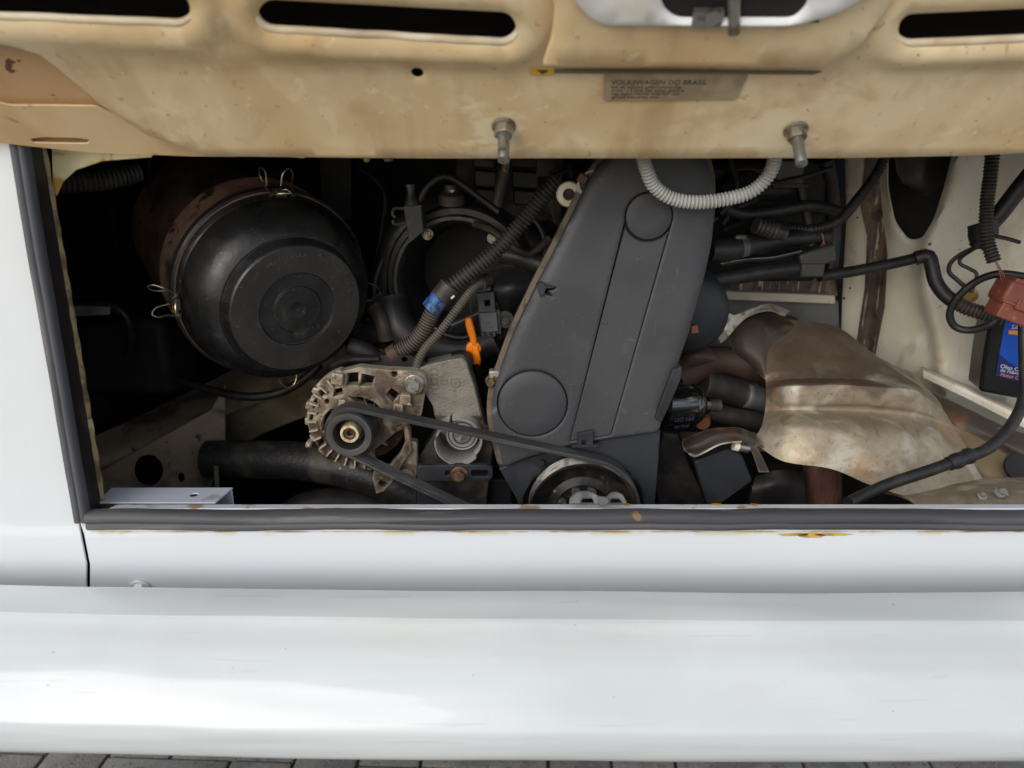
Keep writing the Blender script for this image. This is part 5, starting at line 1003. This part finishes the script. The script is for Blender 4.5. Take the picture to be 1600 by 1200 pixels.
obj('rear_member', net([[P(340, 600, .46), P(420, 600, .44), P(520, 590, .42)], [P(340, 660, .42), P(420, 650, .40), P(520, 620, .38)], [P(340, 720, .40), P(420, 670, .38), P(520, 640, .38)]], 6, 6, .004, dents=.003), 'sill_beige', t)
t = thing('cross_tube', 'thick black dusty cross tube running below the alternator', 'tube', P(520, 770, .2))
obj('tube', tube([P(325, 718, .26), P(400, 718, .25), P(480, 722, .235), P(560, 738, .22), P(640, 770, .21), P(720, 820, .2)], .026, 24), 'tube_black', t)
obj('lower_tube', tube([P(430, 830, .19), P(480, 795, .2), P(560, 790, .21), P(640, 820, .2)], .022, 18), 'dark_metal', t)
obj('tube_tab', plate(YP(.215), YP(.215).px([(333, 730), (340, 730), (342, 762), (336, 766)]), thick=.004, step=.01), 'zinc_dull', t)
t = subthing('mounting_channel', P(260, 784, .05), van, 'pale painted steel channel with a hole on the lower left lip')
mc0 = P(168, 775, .04); mc1 = P(354, 775, .04); mcy = mc0.z
ch_p = Pl((0, .030, P(260, 781, .03).z), (1, 0, 0), (0, 1, 0.0))
obj('channel_top', plate(ch_p, [(mc0.x - .004, -.006), (mc1.x - .006, -.006), (mc1.x, .030), (mc0.x - .006, .030)], [circ(((mc0.x * .28 + mc1.x * .72), .012), .0042, 16)], thick=.0018, step=.008), 'channel_paint', t)
obj('channel_side', plate(Pl((0, .056, 0)), [(mc0.x - .004, ch_p.o.z - .03), (mc1.x, ch_p.o.z - .03), (mc1.x, ch_p.o.z - .002), (mc0.x - .004, ch_p.o.z - .002)], thick=.0018, step=.02), 'channel_paint', t)
tag(obj('left_vent_hose', tube([P(60, 285, .13), P(120, 284, .15), P(165, 280, .17), P(215, 268, .2)], .012, 14, corr=(.005, .0016)), 'hose_black'), 'ribbed black vent hose in the dark upper left corner', 'hose')
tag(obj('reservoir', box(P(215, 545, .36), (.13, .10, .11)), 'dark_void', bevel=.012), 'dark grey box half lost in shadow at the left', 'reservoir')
tag(obj('left_cable', tube([P(120, 478, .25), P(165, 476, .25), P(195, 492, .25), P(205, 525, .26), P(200, 560, .28)], .0055, 10), 'cable_black'), 'black cable curving in the dark left side of the bay', 'cable')
tag(obj('steel_clip', plate(YP(.24), YP(.24).px([(108, 478), (126, 478), (170, 480), (170, 492), (126, 494), (108, 494)]), thick=.004, step=.01), 'alu_ring'), 'small dull metal strip in the dark left side of the bay', 'clip')
tag(obj('sagging_hose', tube([P(270, 590, .30), P(330, 610, .28), P(390, 620, .27), P(440, 612, .27), P(475, 592, .27), P(500, 570, .27)], .0058, 10), 'cable_black'), 'black hose sagging below the air filter', 'hose')
t = thing('inlet_elbow', 'black inlet elbow between air filter and manifold', 'elbow', P(600, 560, .25))
obj('elbow', tube([P(565, 520, .27), P(590, 520, .26), P(600, 490, .26), P(590, 470, .27)], .016, 14), 'black_plastic', t)
obj('stub', tube([P(585, 480, .25), P(598, 505, .24), P(604, 530, .24)], .011, 12), 'hose_black', t)
obj('pale_tab', plate(YP(.30), YP(.30).px([(572, 498), (584, 500), (606, 548), (598, 556)]), thick=.003, step=.01), 'sill_beige', t)
obj('strut', tube([P(545, 540, .2), P(575, 552, .2), P(600, 575, .2)], .012, 12), 'dark_metal', t)

# ------------------------------------------------------------------ dim sheet metal and wiring deep in the bay
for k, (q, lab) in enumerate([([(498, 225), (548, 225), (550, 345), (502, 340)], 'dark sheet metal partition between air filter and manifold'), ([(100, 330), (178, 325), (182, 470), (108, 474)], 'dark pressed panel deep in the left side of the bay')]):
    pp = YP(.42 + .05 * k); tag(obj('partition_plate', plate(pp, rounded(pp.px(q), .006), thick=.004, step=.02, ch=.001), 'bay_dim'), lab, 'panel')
tag(obj('bulkhead_loom', tube(hp((560, 262, .45), (600, 300, .44), (596, 360, .43), (585, 420, .42)), .005, 8), 'cable_black'), 'dark wiring loom on the bulkhead left of the manifold', 'cable')
tag(obj('fuel_line', tube(hp((840, 330, .26), (868, 345, .24), (890, 362, .23), (905, 350, .22)), .0032, 8), 'cable_black'), 'thin black fuel line near the left edge of the timing cover', 'cable')
tag(obj('upper_wire', tube(hp((1130, 262, .30), (1180, 288, .28), (1240, 280, .28), (1300, 262, .30)), .0026, 8), 'cable_black'), 'thin black wire sagging under the lid right of the timing cover', 'cable')
tag(obj('injector_pipe', tube(hp((1122, 335, .24), (1140, 318, .25), (1168, 300, .27), (1200, 290, .3)), .0055, 10), 'dark_metal'), 'dark metal pipe slanting up beside the timing cover', 'pipe')
t = thing('hose_clamp', 'dull worm clamp round the fat black coolant hose', 'clamp', P(1160, 387, .25))
obj('band', tube(hp((1150, 388, .25), (1159, 387, .253)), .0172, 20, smooth=False), 'steel_dark', t)
obj('screw', tube(hp((1148, 372, .24), (1164, 371, .243)), .0035, 8, smooth=False), 'zinc_dull', t)

# ------------------------------------------------------------------ more wiring and fittings round the head and manifold
for pts, r, m, nm, lab, cat in [
    ([(1115, 318, .25), (1160, 335, .26), (1210, 330, .27), (1262, 322, .29), (1310, 330, .32)], .0075, 'cable_black', 'vent_pipe', 'black hose crossing above the fat coolant hose', 'hose'),
    ([(1125, 412, .24), (1165, 405, .24), (1205, 402, .25), (1250, 392, .26)], .0045, 'oil_black', 'glossy_pipe', 'thin glossy black pipe between the two coolant hoses', 'pipe'),
    ([(1140, 250, .28), (1150, 285, .27), (1142, 325, .26), (1128, 352, .25)], .0036, 'cable_black', 'spark_lead', 'black lead dropping beside the right edge of the timing cover', 'cable'),
    ([(1245, 250, .30), (1252, 300, .30), (1262, 345, .29), (1268, 385, .28)], .0055, 'cable_black', 'loom_branch', 'black loom branch dropping into the wiring connector', 'cable'),
    ([(1290, 250, .34), (1300, 310, .35), (1302, 370, .35), (1296, 425, .34)], .010, 'cable_black', 'corner_hose', 'black hose in the dark corner left of the side wall', 'hose'),
    ([(815, 330, .25), (842, 352, .24), (852, 385, .235), (846, 410, .24)], .0036, 'cable_black', 'sensor_lead', 'black lead behind the thick hose next to the timing cover', 'cable'),
    ([(600, 400, .30), (585, 445, .29), (592, 490, .28), (620, 540, .27)], .0055, 'cable_black', 'coolant_line', 'black line down the left side of the manifold', 'pipe'),
    ([(668, 500, .23), (690, 520, .22), (722, 528, .215), (745, 520, .21)], .0032, 'cable_black', 'vacuum_line', 'thin black line under the blue taped hose', 'cable')]:
    tag(obj(nm, tube([P(*q) for q in pts], r, 10), m), lab, cat)
t = thing('coil_plug', 'black ribbed plug low on the cylinder head right of the timing cover', 'plug', P(1205, 372, .24))
obj('plug_body', tube(hp((1180, 352, .245), (1212, 362, .25)), .011, 14, corr=(.006, .0015)), 'black_plastic', t)
obj('plug_collar', tube(hp((1212, 362, .25), (1226, 366, .252)), .0085, 14, smooth=False), 'black_plastic', t)
t = thing('relay_box', 'small black relay box under the lid right of the grey conduit', 'relay', P(1240, 290, .30))
obj('case', box(P(1228, 268, .30), (.035, .03, .03)), 'black_plastic', t, bevel=.003)
obj('foot', box(P(1232, 290, .305), (.045, .02, .006)), 'dark_metal', t, bevel=.001)
for q, lab in (((668, 366), 'small bolt on the left of the manifold ring'), ((770, 372), 'small bolt on the right of the manifold ring')):
    hexbolt('bolt', P(q[0], q[1], .255), (0, -1, .1), .005, man, 'zinc_dull')
